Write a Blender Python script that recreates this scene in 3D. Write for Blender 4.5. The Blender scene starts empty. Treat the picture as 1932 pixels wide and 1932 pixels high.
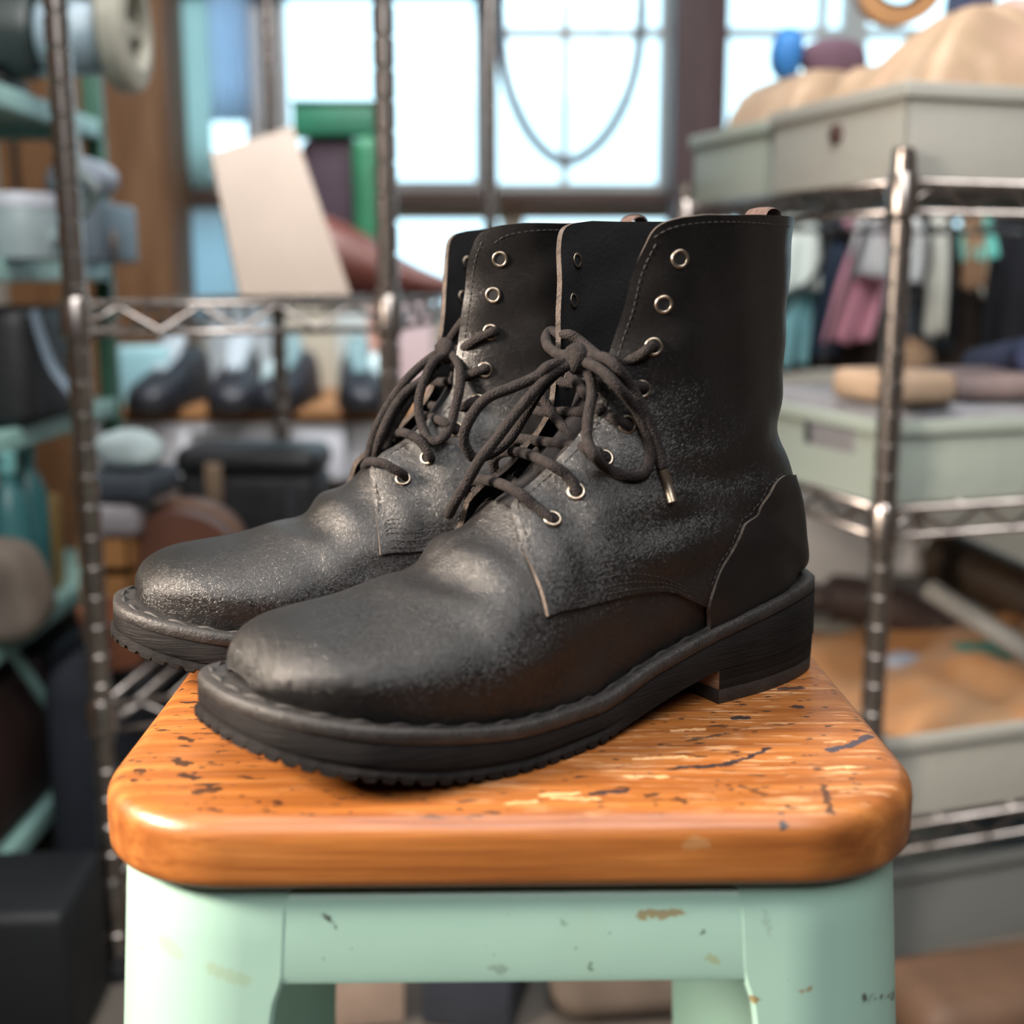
import bpy, bmesh, math, random
import numpy as np
from mathutils import Vector, Matrix

random.seed(7)
SC = bpy.context.scene
COL = SC.collection

# ------------------------------------------------------------------ camera
ST = .61                       # height of the stool seat above the floor
CZ = ST + .184                 # camera height
FPX = 2333.0
PITCH = math.atan2(446, 2333.0)
cam = bpy.data.cameras.new('camera'); cam_o = bpy.data.objects.new('camera', cam); COL.objects.link(cam_o)
cam_o.location = (0, 0, CZ); cam_o.rotation_euler = (math.pi / 2 - PITCH, 0, 0)
cam.sensor_width = 36; cam.lens = 36 * FPX / 1932
cam.clip_start = .02; cam.clip_end = 60
cam.dof.use_dof = True; cam.dof.focus_distance = .545; cam.dof.aperture_fstop = 5.1; cam.dof.aperture_blades = 0
SC.camera = cam_o

# ------------------------------------------------------------------ world, lights, exposure
SC.view_settings.view_transform = 'Standard'; SC.view_settings.look = 'None'
SC.view_settings.exposure = 0.0; SC.view_settings.gamma = 1.0; SC.view_settings.use_curve_mapping = False
w = bpy.data.worlds.new('daylight'); SC.world = w; w.use_nodes = True
bg = w.node_tree.nodes['Background']; bg.inputs[0].default_value = (.62, .86, 1.0, 1); bg.inputs[1].default_value = 2.8

def area(name, loc, target, size, power, color, portal=False, size_y=None, spread=None):
    l = bpy.data.lights.new(name, 'AREA'); l.energy = power; l.color = color; l.shape = 'RECTANGLE'
    l.size = size; l.size_y = size_y or size
    o = bpy.data.objects.new(name, l); COL.objects.link(o); o.location = loc
    o.rotation_euler = (Vector(target) - Vector(loc)).to_track_quat('-Z', 'Y').to_euler()
    if spread: l.spread = math.radians(spread)
    if portal: l.cycles.is_portal = True
    return o
area('work_lamp', (-1.02, .22, CZ + .40), (0, .55, ST + .06), .26, 12, (1.0, .85, .70), spread=75)
area('front_fill', (.10, -.75, 2.30), (.0, .9, ST), 1.3, 52, (1.0, .985, .97))  # unseen fill added above the camera to light the stool and boots
area('rear_fill', (.1, .95, 2.50), (.05, 2.4, .6), 1.5, 62, (1.0, .97, .93))  # unseen fill added to brighten the racks and the bench front
area('drawer_fill', (-.30, 1.75, 2.25), (-.30, 2.38, CZ - .33), .5, 6, (.95, .97, 1.0), spread=50)  # added fill with no fixture, only brightens the white drawers
area('window_portal', (.1, 3.12, CZ + .75), (.1, 0, CZ + .75), 3.2, 1, (1, 1, 1), portal=True, size_y=1.3)

# ------------------------------------------------------------------ helpers
def lin(h):
    if isinstance(h, (tuple, list)): return tuple(h)
    h = h.lstrip('#'); c = [int(h[i:i + 2], 16) / 255 for i in (0, 2, 4)]
    return tuple(v / 12.92 if v <= .04045 else ((v + .055) / 1.055) ** 2.4 for v in c)
def rgba(h): return (*lin(h), 1)

class NT:
    def __init__(s, name):
        s.m = bpy.data.materials.new(name); s.m.use_nodes = True; s.t = s.m.node_tree; s.n = s.t.nodes
        s.b = s.n['Principled BSDF']; s.tc = s.n.new('ShaderNodeTexCoord')
    def link(s, a, b): s.t.links.new(a, b)
    def node(s, typ, **kw):
        n = s.n.new(typ)
        for k, v in kw.items(): setattr(n, k, v)
        return n
    def mapping(s, scale=(1, 1, 1), rot=(0, 0, 0), src='Object', loc=(0, 0, 0)):
        n = s.node('ShaderNodeMapping'); n.inputs['Scale'].default_value = scale; n.inputs['Rotation'].default_value = rot; n.inputs['Location'].default_value = loc
        s.link(s.tc.outputs[src], n.inputs[0]); return n.outputs[0]
    def noise(s, vec, scale=5., detail=4., rough=.55, dist=0.):
        n = s.node('ShaderNodeTexNoise'); n.inputs['Scale'].default_value = scale; n.inputs['Detail'].default_value = detail
        n.inputs['Roughness'].default_value = rough; n.inputs['Distortion'].default_value = dist
        s.link(vec, n.inputs['Vector']); return n.outputs[0]
    def voro(s, vec, scale=5., feature='F1', rnd=1.):
        n = s.node('ShaderNodeTexVoronoi', feature=feature); n.inputs['Scale'].default_value = scale; n.inputs['Randomness'].default_value = rnd
        s.link(vec, n.inputs['Vector']); return n.outputs[0]
    def ramp(s, fac, stops):
        n = s.node('ShaderNodeValToRGB'); e = n.color_ramp.elements
        while len(e) < len(stops): e.new(.5)
        for el, (p, c) in zip(e, stops):
            el.position = p; el.color = rgba(c) if not isinstance(c, float) else (c, c, c, 1)
        s.link(fac, n.inputs[0]); return n.outputs[0]
    def mix(s, fac, a, b, blend='MIX'):
        n = s.node('ShaderNodeMix', data_type='RGBA', blend_type=blend)
        for sock, v in ((n.inputs[0], fac), (n.inputs[6], a), (n.inputs[7], b)):
            if hasattr(v, 'links') or hasattr(v, 'is_linked'): s.link(v, sock)
            elif isinstance(v, (int, float)): sock.default_value = v
            else: sock.default_value = rgba(v)
        return n.outputs[2]
    def math(s, op, a, b=None, c=None, clamp=False):
        n = s.node('ShaderNodeMath', operation=op, use_clamp=clamp)
        for i, v in enumerate((a, b, c)):
            if v is None: continue
            if isinstance(v, (int, float)): n.inputs[i].default_value = v
            else: s.link(v, n.inputs[i])
        return n.outputs[0]
    def bump(s, h, dist=.001, strength=1., prev=None):
        n = s.node('ShaderNodeBump'); n.inputs['Distance'].default_value = dist; n.inputs['Strength'].default_value = strength
        s.link(h, n.inputs['Height'])
        if prev is not None: s.link(prev, n.inputs['Normal'])
        return n.outputs[0]
    def out(s, color=None, rough=None, normal=None, metal=None, spec=None, coat=None, coat_rough=None, sheen=None):
        for key, v in (('Base Color', color), ('Roughness', rough), ('Normal', normal), ('Metallic', metal), ('Specular IOR Level', spec), ('Coat Weight', coat), ('Coat Roughness', coat_rough), ('Sheen Weight', sheen)):
            if v is None: continue
            if isinstance(v, (int, float)): s.b.inputs[key].default_value = v
            elif isinstance(v, (str, tuple, list)): s.b.inputs[key].default_value = rgba(v)
            else: s.link(v, s.b.inputs[key])
        return s.m

MATS = {}
def mat(name, c, c2=None, scale=12., rough=.6, metal=0., bump=0., bscale=60., stretch=(1, 1, 1), lo=.35, hi=.65, coat=None, spec=None):
    """plain procedural material: two colours blended by noise, rough variation, fine bump"""
    if name in MATS: return MATS[name]
    t = NT(name); v = t.mapping(stretch); nz = t.noise(v, scale, 5)
    c2 = c2 if c2 is not None else tuple(x * .78 for x in lin(c))
    col = t.ramp(nz, [(lo, c), (hi, c2)])
    ro = t.math('MULTIPLY_ADD', nz, .25, rough - .12)
    nm = t.bump(t.noise(v, bscale, 4), bump) if bump else None
    MATS[name] = t.out(color=col, rough=ro, metal=metal, normal=nm, coat=coat, spec=spec); return MATS[name]

class MB:
    """collects shapes and builds ONE mesh object"""
    def __init__(s): s.v = []; s.f = []; s.m = []
    def add(s, vs, fs, mi=0):
        o = len(s.v); s.v += [tuple(map(float, p)) for p in vs]; s.f += [tuple(i + o for i in f) for f in fs]
        s.m += [mi] * len(fs) if isinstance(mi, int) else list(mi); return s
    def box(s, c, d, rz=0., rx=0., ry=0., b=0., mi=0):
        R = Matrix.Rotation(rz, 3, 'Z') @ Matrix.Rotation(ry, 3, 'Y') @ Matrix.Rotation(rx, 3, 'X'); hx, hy, hz = [q / 2 for q in d]
        if b <= 0:
            P = [(x, y, z) for z in (-hz, hz) for x, y in ((-hx, -hy), (hx, -hy), (hx, hy), (-hx, hy))]
            F = [(3, 2, 1, 0), (4, 5, 6, 7), (0, 1, 5, 4), (1, 2, 6, 5), (2, 3, 7, 6), (3, 0, 4, 7)]
        else:
            b = min(b, hx * .95, hy * .95, hz * .95); P = []; n = 3
            prof = [(-hz, b), ] + [(-hz + b - b * math.cos(a), b - b * math.sin(a)) for a in [math.pi / 2 * k / n for k in range(1, n + 1)]]
            prof = prof + [(-z, o) for z, o in prof[::-1]]
            ring = []
            for z, o in prof:
                r = b
                for cx, cy, a0 in ((hx - b, hy - b, 0), (-hx + b, hy - b, 90), (-hx + b, -hy + b, 180), (hx - b, -hy + b, 270)):
                    for k in range(n + 1):
                        a = math.radians(a0 + 90 * k / n); P.append((cx + (r - o) * math.cos(a), cy + (r - o) * math.sin(a), z))
            m = 4 * (n + 1); F = [tuple(range(m))[::-1], tuple(range(len(P) - m, len(P)))]
            for i in range(len(prof) - 1):
                for k in range(m): F.append((i * m + k, i * m + (k + 1) % m, (i + 1) * m + (k + 1) % m, (i + 1) * m + k))
        return s.add([R @ Vector(p) + Vector(c) for p in P], F, mi)
    def tube(s, pts, r, n=10, closed=False, flat=None, mi=0, cap=True):
        """tube along points; r number or list; flat=(a,b) scales the section"""
        P = [Vector(p) for p in pts]; N = len(P); rs = r if isinstance(r, (list, tuple, np.ndarray)) else [r] * N
        V = []; up = None
        for i in range(N):
            a = P[(i - 1) % N] if (closed or i > 0) else P[i]; b_ = P[(i + 1) % N] if (closed or i < N - 1) else P[i]
            t = (b_ - a); t = t.normalized() if t.length > 1e-9 else Vector((0, 0, 1))
            if up is None:
                up = Vector((0, 0, 1)) if abs(t.z) < .9 else Vector((1, 0, 0))
            sd = t.cross(up)
            if sd.length < 1e-6: sd = t.orthogonal()
            sd.normalize(); up = sd.cross(t).normalized()
            for k in range(n):
                q = 2 * math.pi * k / n; fa, fb = flat or (1, 1)
                V.append(P[i] + sd * (rs[i] * fa * math.cos(q)) + up * (rs[i] * fb * math.sin(q)))
        F = []
        for i in range(N if closed else N - 1):
            j = (i + 1) % N
            for k in range(n): F.append((i * n + k, i * n + (k + 1) % n, j * n + (k + 1) % n, j * n + k))
        if cap and not closed: F += [tuple(range(n))[::-1], tuple(range((N - 1) * n, N * n))]
        return s.add(V, F, mi)
    def lathe(s, prof, c=(0, 0, 0), n=24, axis=(0, 0, 1), mi=0, caps=True):
        """prof: (radius, height) pairs"""
        q = Vector((0, 0, 1)).rotation_difference(Vector(axis).normalized()); V = []
        for r, z in prof:
            for k in range(n):
                a = 2 * math.pi * k / n; V.append(q @ Vector((r * math.cos(a), r * math.sin(a), z)) + Vector(c))
        F = [(i * n + k, i * n + (k + 1) % n, (i + 1) * n + (k + 1) % n, (i + 1) * n + k) for i in range(len(prof) - 1) for k in range(n)]
        if caps: F += [tuple(range(n))[::-1], tuple(range((len(prof) - 1) * n, len(prof) * n))]
        return s.add(V, F, mi)
    def grid(s, P, closed_u=False, closed_v=False, mi=0, flip=False):
        P = np.asarray(P, float); a, b = P.shape[:2]; F = []
        for i in range(a if closed_u else a - 1):
            for j in range(b if closed_v else b - 1):
                f = (i * b + j, i * b + (j + 1) % b, ((i + 1) % a) * b + (j + 1) % b, ((i + 1) % a) * b + j)
                F.append(f[::-1] if flip else f)
        return s.add(P.reshape(-1, 3), F, mi)
    def shell(s, O, I, mi=(0, 1, 2), flip=False):
        """closed sheet between outer grid O and inner grid I with an edge strip"""
        O = np.asarray(O, float); I = np.asarray(I, float); a, b = O.shape[:2]; n = a * b
        F = []; M = []
        for i in range(a - 1):
            for j in range(b - 1):
                f = (i * b + j, i * b + j + 1, (i + 1) * b + j + 1, (i + 1) * b + j); F.append(f); M.append(mi[0])
                F.append(tuple(n + k for k in f[::-1])); M.append(mi[1])
        bd = [j for j in range(b)] + [i * b + b - 1 for i in range(1, a)] + [(a - 1) * b + j for j in range(b - 2, -1, -1)] + [i * b for i in range(a - 2, 0, -1)]
        for k in range(len(bd)):
            p, q = bd[k], bd[(k + 1) % len(bd)]; F.append((q, p, n + p, n + q)); M.append(mi[2])
        if flip: F = [f[::-1] for f in F]
        return s.add(np.concatenate([O.reshape(-1, 3), I.reshape(-1, 3)]), F, M)
    def prism(s, poly, z0, z1, mi=0):
        n = len(poly); V = [(x, y, z0) for x, y in poly] + [(x, y, z1) for x, y in poly]
        return s.add(V, [tuple(range(n))[::-1], tuple(range(n, 2 * n))] + [(k, (k + 1) % n, n + (k + 1) % n, n + k) for k in range(n)], mi)
    def build(s, name, mats, parent=None, smooth=True, angle=35, at=None, fix=False):
        me = bpy.data.meshes.new(name); me.from_pydata(s.v, [], s.f)
        for m in (mats if isinstance(mats, (list, tuple)) else [mats]): me.materials.append(m)
        me.polygons.foreach_set('material_index', s.m)
        if fix:
            bm = bmesh.new(); bm.from_mesh(me); bmesh.ops.recalc_face_normals(bm, faces=bm.faces); bm.to_mesh(me); bm.free()
        me.update()
        if smooth:
            me.polygons.foreach_set('use_smooth', [True] * len(me.polygons))
            if angle: me.set_sharp_from_angle(angle=math.radians(angle))
        o = bpy.data.objects.new(name, me); COL.objects.link(o)
        if parent is not None: o.parent = parent
        if at is not None:
            o.location = at
        return o
def recentre(o):
    """move a top-level mesh's origin to the middle of its base"""
    co = np.empty(len(o.data.vertices) * 3); o.data.vertices.foreach_get('co', co); co = co.reshape(-1, 3)
    c = (co.min(0) + co.max(0)) / 2; c[2] = co[:, 2].min(); o.data.vertices.foreach_set('co', (co - c).ravel()); o.location = Vector(c); o.data.update(); return o
def tag(o, label, cat, group=None, kind=None):
    o['label'] = label; o['category'] = cat
    if group: o['group'] = group
    if kind: o['kind'] = kind
    return o
def thing(name, label, cat, loc=(0, 0, 0), rz=0., group=None):
    o = bpy.data.objects.new(name, None); COL.objects.link(o); o.location = loc; o.rotation_euler = (0, 0, rz); o.empty_display_size = .05
    return tag(o, label, cat, group)
def solo(name, mb, m, label, cat, group=None, **k):
    return tag(recentre(mb.build(name, m, **k)), label, cat, group)
def struct(name, mb, m, **k):
    o = mb.build(name, m, **k); o['kind'] = 'structure'; return o
CT, SN = math.cos(PITCH), math.sin(PITCH)
def at(px, py, Y):
    """the point of the room seen at a pixel of the photograph at distance Y from the camera"""
    a = (px - 966) / FPX; b = -(py - 966) / FPX; d = Vector((a, CT + b * SN, -SN + b * CT)); return Vector((0, 0, CZ)) + d * (Y / d.y)
def crom(P, per=8, closed=False):
    """Catmull-Rom through points"""
    P = np.asarray(P, float); n = len(P); out = []
    for i in range(n if closed else n - 1):
        p0 = P[(i - 1) % n] if (closed or i > 0) else 2 * P[0] - P[1]; p1 = P[i]; p2 = P[(i + 1) % n]
        p3 = P[(i + 2) % n] if (closed or i < n - 2) else 2 * P[-1] - P[-2]
        for k in range(per):
            t = k / per; out.append(.5 * ((2 * p1) + (-p0 + p2) * t + (2 * p0 - 5 * p1 + 4 * p2 - p3) * t * t + (-p0 + 3 * p1 - 3 * p2 + p3) * t ** 3))
    if not closed: out.append(P[-1])
    return np.array(out)
# ------------------------------------------------------------------ the room
XL, XR, YB, YF, ZC = -1.75, 2.3, 3.25, -2.3, 2.7
PLASTER = mat('cream_plaster', (.62, .60, .54), (.54, .52, .46), 4, .9, bump=.001, bscale=60)
def floor_mat():
    t = NT('grey_brown_concrete'); v = t.mapping(); n = t.noise(v, 3, 6, .6); f = t.noise(v, 60, 5)
    return t.out(color=t.ramp(n, [(.3, (.075, .064, .054)), (.7, (.14, .122, .105))]), rough=t.math('MULTIPLY_ADD', f, .3, .5), normal=t.bump(f, .001, .4))
struct('floor', MB().box(((XL + XR) / 2, (YB + YF) / 2, -.05), (XR - XL + .4, YB - YF + .4, .1)), floor_mat())
struct('ceiling', MB().box(((XL + XR) / 2, (YB + YF) / 2, ZC + .05), (XR - XL + .4, YB - YF + .4, .1)), mat('dark_ceiling_boards', (.16, .13, .11), (.11, .09, .075), 5, .8, stretch=(1, 8, 1)))
struct('wall_left', MB().box((XL - .05, (YB + YF) / 2, ZC / 2), (.1, YB - YF, ZC)), mat('brown_wall_boards', (.20, .115, .065), (.14, .075, .04), 6, .7, stretch=(1, 6, 1)))
struct('wall_right', MB().box((XR + .05, (YB + YF) / 2, ZC / 2), (.1, YB - YF, ZC)), mat('grey_brown_wall', (.20, .17, .15), (.15, .125, .11), 4, .85))
struct('wall_front', MB().box(((XL + XR) / 2, YF - .05, ZC / 2), (XR - XL + .2, .1, ZC)), mat('dark_board_wall', (.075, .05, .04), (.05, .034, .027), 4, .8, stretch=(6, 1, 1)))
WX0, WX1 = -.90, 1.95; WZ0, WZ1 = CZ - .12, CZ + 1.30
mb = MB(); th = .12
mb.box(((XL + XR) / 2, YB + th / 2, WZ0 / 2), (XR - XL + .2, th, WZ0)); mb.box(((XL + XR) / 2, YB + th / 2, (WZ1 + ZC) / 2), (XR - XL + .2, th, ZC - WZ1))
mb.box(((XL + WX0) / 2 - .05, YB + th / 2, (WZ0 + WZ1) / 2), (WX0 - XL + .1, th, WZ1 - WZ0)); mb.box(((XR + WX1) / 2 + .05, YB + th / 2, (WZ0 + WZ1) / 2), (XR - WX1 + .1, th, WZ1 - WZ0))
struct('wall_back', mb, PLASTER)
BROWNW = mat('dark_brown_wood', (.085, .042, .028), (.05, .025, .018), 8, .55, stretch=(.5, 8, 8), bump=.0006, bscale=80)
GREYF = mat('grey_painted_frame', (.36, .37, .38), (.30, .31, .32), 5, .5)
PALEF = mat('glare_pale_frame', (.52, .58, .60), (.46, .52, .55), 5, .45)  # lightening by window glare is put into this frame colour
GLASS = bpy.data.materials.new('window_glass'); GLASS.use_nodes = True
_n = GLASS.node_tree.nodes; _n.clear(); _o = _n.new('ShaderNodeOutputMaterial'); _m = _n.new('ShaderNodeMixShader'); _t = _n.new('ShaderNodeBsdfTransparent'); _g = _n.new('ShaderNodeBsdfGlossy')
_t.inputs[0].default_value = (.94, .98, .98, 1); _g.inputs['Roughness'].default_value = .05; _fr = _n.new('ShaderNodeFresnel'); _fr.inputs[0].default_value = 1.45
GLASS.node_tree.links.new(_fr.outputs[0], _m.inputs[0]); GLASS.node_tree.links.new(_t.outputs[0], _m.inputs[1]); GLASS.node_tree.links.new(_g.outputs[0], _m.inputs[2]); GLASS.node_tree.links.new(_m.outputs[0], _o.inputs[0])
struct('trim_1', MB().box(((WX0 + WX1) / 2, YB - .03, CZ + .19), (WX1 - WX0 + .1, .10, .034), b=.004), BROWNW)                 # sill between the two rows of windows
struct('trim_2', MB().box((.443, YB - .16, ZC / 2), (.122, .12, ZC), b=.005), mat('plum_brown_post', (.085, .047, .055), (.06, .034, .038), 5, .6, stretch=(6, 6, .6)))   # the post by the window
struct('trim_3', MB().box((-.46, YB - .06, CZ + .715), (.90, .09, .10), b=.004), GREYF)                                          # beam over the left windows
M_JAMB = mat('light_grey_jamb', (.60, .61, .63), (.52, .53, .55), 4, .5)
def window(i, x0, x1, z0, z1, m, fw=.03, mx=(), mz=()):
    mb = MB(); w_, h = x1 - x0, z1 - z0
    for x in (x0 + fw / 2, x1 - fw / 2): mb.box((x, YB + .04, (z0 + z1) / 2), (fw, .05, h))
    for z in (z0 + fw / 2, z1 - fw / 2): mb.box(((x0 + x1) / 2, YB + .04, z), (w_ - 2 * fw, .05, fw))
    for x in mx: mb.box((x, YB + .04, (z0 + z1) / 2), (.022, .03, h - 2 * fw))
    for z in mz: mb.box(((x0 + x1) / 2, YB + .041, z), (w_ - 2 * fw, .028, .022))
    o = struct('window_%d' % i, mb, m)
    p = MB().box(((x0 + x1) / 2, YB + .04, (z0 + z1) / 2), (w_ - 2 * fw, .004, h - 2 * fw)); p.build('pane', GLASS, o)
zu0, zu1 = CZ + .207, WZ1
window(1, -.90, -.625, zu0, zu1, GREYF, .04)
struct('trim_4', MB().box((-.612, YB - .02, CZ + .53), (.10, .06, .64), b=.004), M_JAMB)
window(2, -.625, -.062, zu0, zu1, GREYF, .032)
window(3, -.062, .40, zu0, zu1, PALEF, .026, mx=(.135,), mz=(CZ + .60,))
window(4, .40, .86, zu0, zu1, PALEF, .030, mx=(.78,), mz=(CZ + .60,))
window(5, .86, 1.40, zu0, zu1, PALEF, .030, mz=(CZ + .60,))
window(6, 1.40, 1.95, zu0, zu1, PALEF, .030)
for k, (a, b) in enumerate(((-.90, -.625), (-.625, .0), (.0, .62), (.62, 1.25), (1.25, 1.95))): window(7 + k, a, b, WZ0, CZ + .173, GREYF if k < 1 else mat('cream_frame', (.60, .56, .46), (.5, .46, .38), 5, .5), .03)
# ---- boot geometry (numpy) : local frame X heel->toe, Y towards the outer side, Z up ----
def pchip(x, y, xi):
    x = np.asarray(x, float); y = np.asarray(y, float); xi = np.asarray(xi, float)
    h = np.diff(x); d = np.diff(y) / h
    m = np.zeros_like(y); m[0] = d[0]; m[-1] = d[-1]
    for i in range(1, len(x) - 1):
        if d[i - 1] * d[i] > 0:
            w1 = 2 * h[i] + h[i - 1]; w2 = h[i] + 2 * h[i - 1]
            m[i] = (w1 + w2) / (w1 / d[i - 1] + w2 / d[i])
    k = np.clip(np.searchsorted(x, xi) - 1, 0, len(x) - 2); t = np.clip((xi - x[k]) / h[k], 0, 1)
    return (2*t**3-3*t**2+1)*y[k] + (t**3-2*t**2+t)*h[k]*m[k] + (-2*t**3+3*t**2)*y[k+1] + (t**3-t**2)*h[k]*m[k+1]

BL = .963
OUT_X = np.array([0, 0, .006, .03, .06, .09, .125, .165, .205, .235, .26, .2805, .2965, .3052, .3068]) * BL
OUT_O = np.array([-.0048, .0071, .0226, .0349, .0404, .0417, .0448, .0528, .0586, .0582, .0544, .0451, .0301, .011, -.0045])
OUT_I = np.array([.0048, .014, .026, .036, .0405, .0395, .0365, .039, .0455, .0490, .0475, .0410, .0295, .0155, .0045])
ZT_X = np.array([0, .04, .08, .12, .16, .20, .25, .312]) * BL
ZT = np.array([.0457, .0421, .0357, .027, .0185, .019, .0256, .0381])
ZB_X = np.array([0, .082, .0825, .10, .12, .14, .16, .2, .23, .26, .29, .312]) * BL
ZB = np.array([.017, .0155, .0155, .0125, .0080, .0035, .0008, .0, .0020, .0072, .0141, .0222])

def outline(off=0.0, n=90):
    """closed plan outline, starting at heel back centre, outer side to the toe, inner side back; moved inwards by off"""
    def half(c):
        S = np.concatenate([[0], np.cumsum(np.hypot(np.diff(OUT_X), np.diff(c)))])
        s = np.linspace(0, S[-1], n)
        return pchip(S, OUT_X, s), pchip(S, c, s)
    xo, yo = half(OUT_O); xi, yi = half(OUT_I)
    P = np.concatenate([np.stack([xo, yo], 1), np.stack([xi, -yi], 1)[::-1][1:-1]])
    # smooth a little and offset inwards along normals
    for _ in range(3):
        P = (np.roll(P, 1, 0) + 2 * P + np.roll(P, -1, 0)) / 4
    t = np.roll(P, -1, 0) - np.roll(P, 1, 0); t /= np.linalg.norm(t, axis=1)[:, None]
    nrm = np.stack([t[:, 1], -t[:, 0]], 1)
    c = P.mean(0)
    if ((P - c) * nrm).sum() < 0: nrm = -nrm
    return P - nrm * (off if np.isscalar(off) else off(P[:, 0])[:, None])

def zt(x): return pchip(ZT_X, ZT, np.clip(x, 0, ZT_X[-1]))
def zb(x): return pchip(ZB_X, ZB, np.clip(x, 0, ZB_X[-1]))

# sections: Tx Tz Bx Bz Wo Wi fm ptop
SEC = np.array([
 [.2826,.0385,.2828,.0355,.012,.008,.48,2.1],
 [.2818,.0434,.2824,.0352,.0190,.0140,.50,2.3],
 [.2788,.0486,.2800,.0342,.0270,.0192,.50,2.3],
 [.2728,.0530,.2740,.0325,.0352,.0265,.48,2.2],
 [.2632,.0562,.2637,.0300,.0432,.0335,.45,2.15],
 [.2500,.0584,.2510,.0273,.0485,.0400,.40,2.0],
 [.2360,.0600,.2360,.0245,.0510,.0430,.37,1.95],
 [.2200,.0638,.2200,.0220,.0520,.0440,.34,1.9],
 [.2050,.0665,.2070,.0200,.0515,.0425,.31,1.95],
 [.1900,.0775,.1900,.0185,.0490,.0405,.30,1.9],
 [.1760,.0865,.1650,.0180,.0465,.0390,.32,1.9],
 [.1640,.0955,.1350,.0215,.0435,.0385,.36,1.9],
 [.1550,.1035,.1000,.0300,.0410,.0385,.40,1.9],
 [.1480,.1115,.0650,.0370,.0395,.0380,.44,2.0],
 [.1430,.1190,.0350,.0415,.0385,.0375,.46,2.0],
 [.1395,.1260,.0140,.0445,.0378,.0370,.46,2.0],
 [.1375,.1310,.0055,.0470,.0374,.0366,.46,2.0],
 [.1358,.1370,.0068,.0580,.0368,.0362,.46,2.05],
 [.1335,.1470,.0122,.0750,.0362,.0358,.47,2.1],
 [.1315,.1570,.0215,.0950,.0357,.0354,.48,2.15],
 [.1305,.1670,.0275,.1150,.0355,.0352,.49,2.2],
 [.1300,.1780,.0255,.1380,.0360,.0356,.50,2.3],
 [.1305,.1890,.0250,.1620,.0370,.0364,.50,2.4],
 [.1315,.1990,.0240,.1860,.0380,.0372,.50,2.5],
 [.1325,.2080,.0235,.2090,.0388,.0380,.50,2.5]])
NU, NF = 260, 90
def boot_surface():
    """G[side] (NU,NF,3): side 0 outer (+Y), 1 inner (-Y); also unit normals"""
    k = np.arange(len(SEC)); u = np.linspace(0, len(SEC) - 1, NU)
    col = [pchip(k, SEC[:, j], u) for j in range(8)]
    Tx, Tz, Bx, Bz, Wo, Wi, fm, pt = [c[:, None] for c in col]
    t = np.linspace(0, 1, NF); f = ((1 - np.cos(np.pi * t)) / 2)[None]
    ol = outline(lambda x: .0072 + .0052 * np.clip((x - .235) / .065, 0, 1) ** 1.5 + .0020 * np.clip((.09 - x) / .05, 0, 1))
    h = len(ol) // 2
    G = []
    for side in (0, 1):
        sgn = 1 if side == 0 else -1
        o = ol[ol[:, 1] * sgn > -.004]
        # half width of the feather line under each section
        xs = ol[:, 0]; ys = ol[:, 1]
        sel = (np.arange(len(ol)) <= h) if side == 0 else ((np.arange(len(ol)) >= h) | (np.arange(len(ol)) == 0))
        xx = xs[sel]; yy = np.abs(ys[sel]); od = np.argsort(xx)
        w0 = np.interp(Bx[:, 0], xx[od], yy[od])[:, None]
        heelend = np.clip((Bx - .0055) / .02, 0, 1) ** .5
        uu = u[:, None]
        w0 = np.where(uu >= 16, 0, np.where(uu > 12, w0 * np.where(uu > 13, heelend, 1), w0))
        W = Wo if side == 0 else Wi
        W = np.maximum(W, w0 + .0012)
        g = np.where(f < fm, 1 - (1 - np.clip(f / fm, 0, 1)) ** 2, 1)
        w = np.sqrt(w0 ** 2 + (W ** 2 - w0 ** 2) * g)
        e = np.clip((f - fm) / (1 - fm), 0, 1)
        w = np.where(f > fm, W * np.clip(1 - e ** pt, 0, 1) ** (1 / pt), w)
        P = np.stack([Bx + (Tx - Bx) * f, sgn * w, Bz + (Tz - Bz) * f], -1)
        # toe centre line swings to the inner side
        P[..., 1] += .0010 * np.clip((P[..., 0] - .20) / .09, 0, 1) ** 1.5
        G.append(P)
    return G
def smooth_grid(G, it=3):
    """light smoothing across the joined rings"""
    R = np.concatenate([G[0], G[1][:, ::-1][:, 1:]], 1)
    for _ in range(it):
        Q = R.copy()
        Q[1:-1, 1:-1] = (R[:-2, 1:-1] + R[2:, 1:-1] + R[1:-1, :-2] + R[1:-1, 2:] + 4 * R[1:-1, 1:-1]) / 8
        R = Q
    return [R[:, :NF], R[:, NF - 1:][:, ::-1]]
def grid_normals(G):
    N = []
    for side, P in enumerate(G):
        du = np.gradient(P, axis=0); df = np.gradient(P, axis=1)
        n = np.cross(df, du) if side == 0 else np.cross(du, df)
        l = np.linalg.norm(n, axis=-1, keepdims=True); n = n / np.maximum(l, 1e-12)
        n[:, -1] = n[:, -2]; n[:, 0] = n[:, 1]; N.append(n)
    # orient outwards
    if (N[0][NU//2, NF//2, 1]) < 0: N = [-n for n in N]
    return N
def sample(A, u, t):
    """bilinear sample of a (NU,NF,3) grid at u in 0..24, t in 0..1"""
    a = np.clip(np.asarray(u, float) / (len(SEC) - 1) * (NU - 1), 0, NU - 1.001); b = np.clip(np.asarray(t, float) * (NF - 1), 0, NF - 1.001)
    i = a.astype(int); j = b.astype(int); fa = (a - i)[..., None]; fb = (b - j)[..., None]
    return A[i, j]*(1-fa)*(1-fb) + A[i+1, j]*fa*(1-fb) + A[i, j+1]*(1-fa)*fb + A[i+1, j+1]*fa*fb
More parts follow.
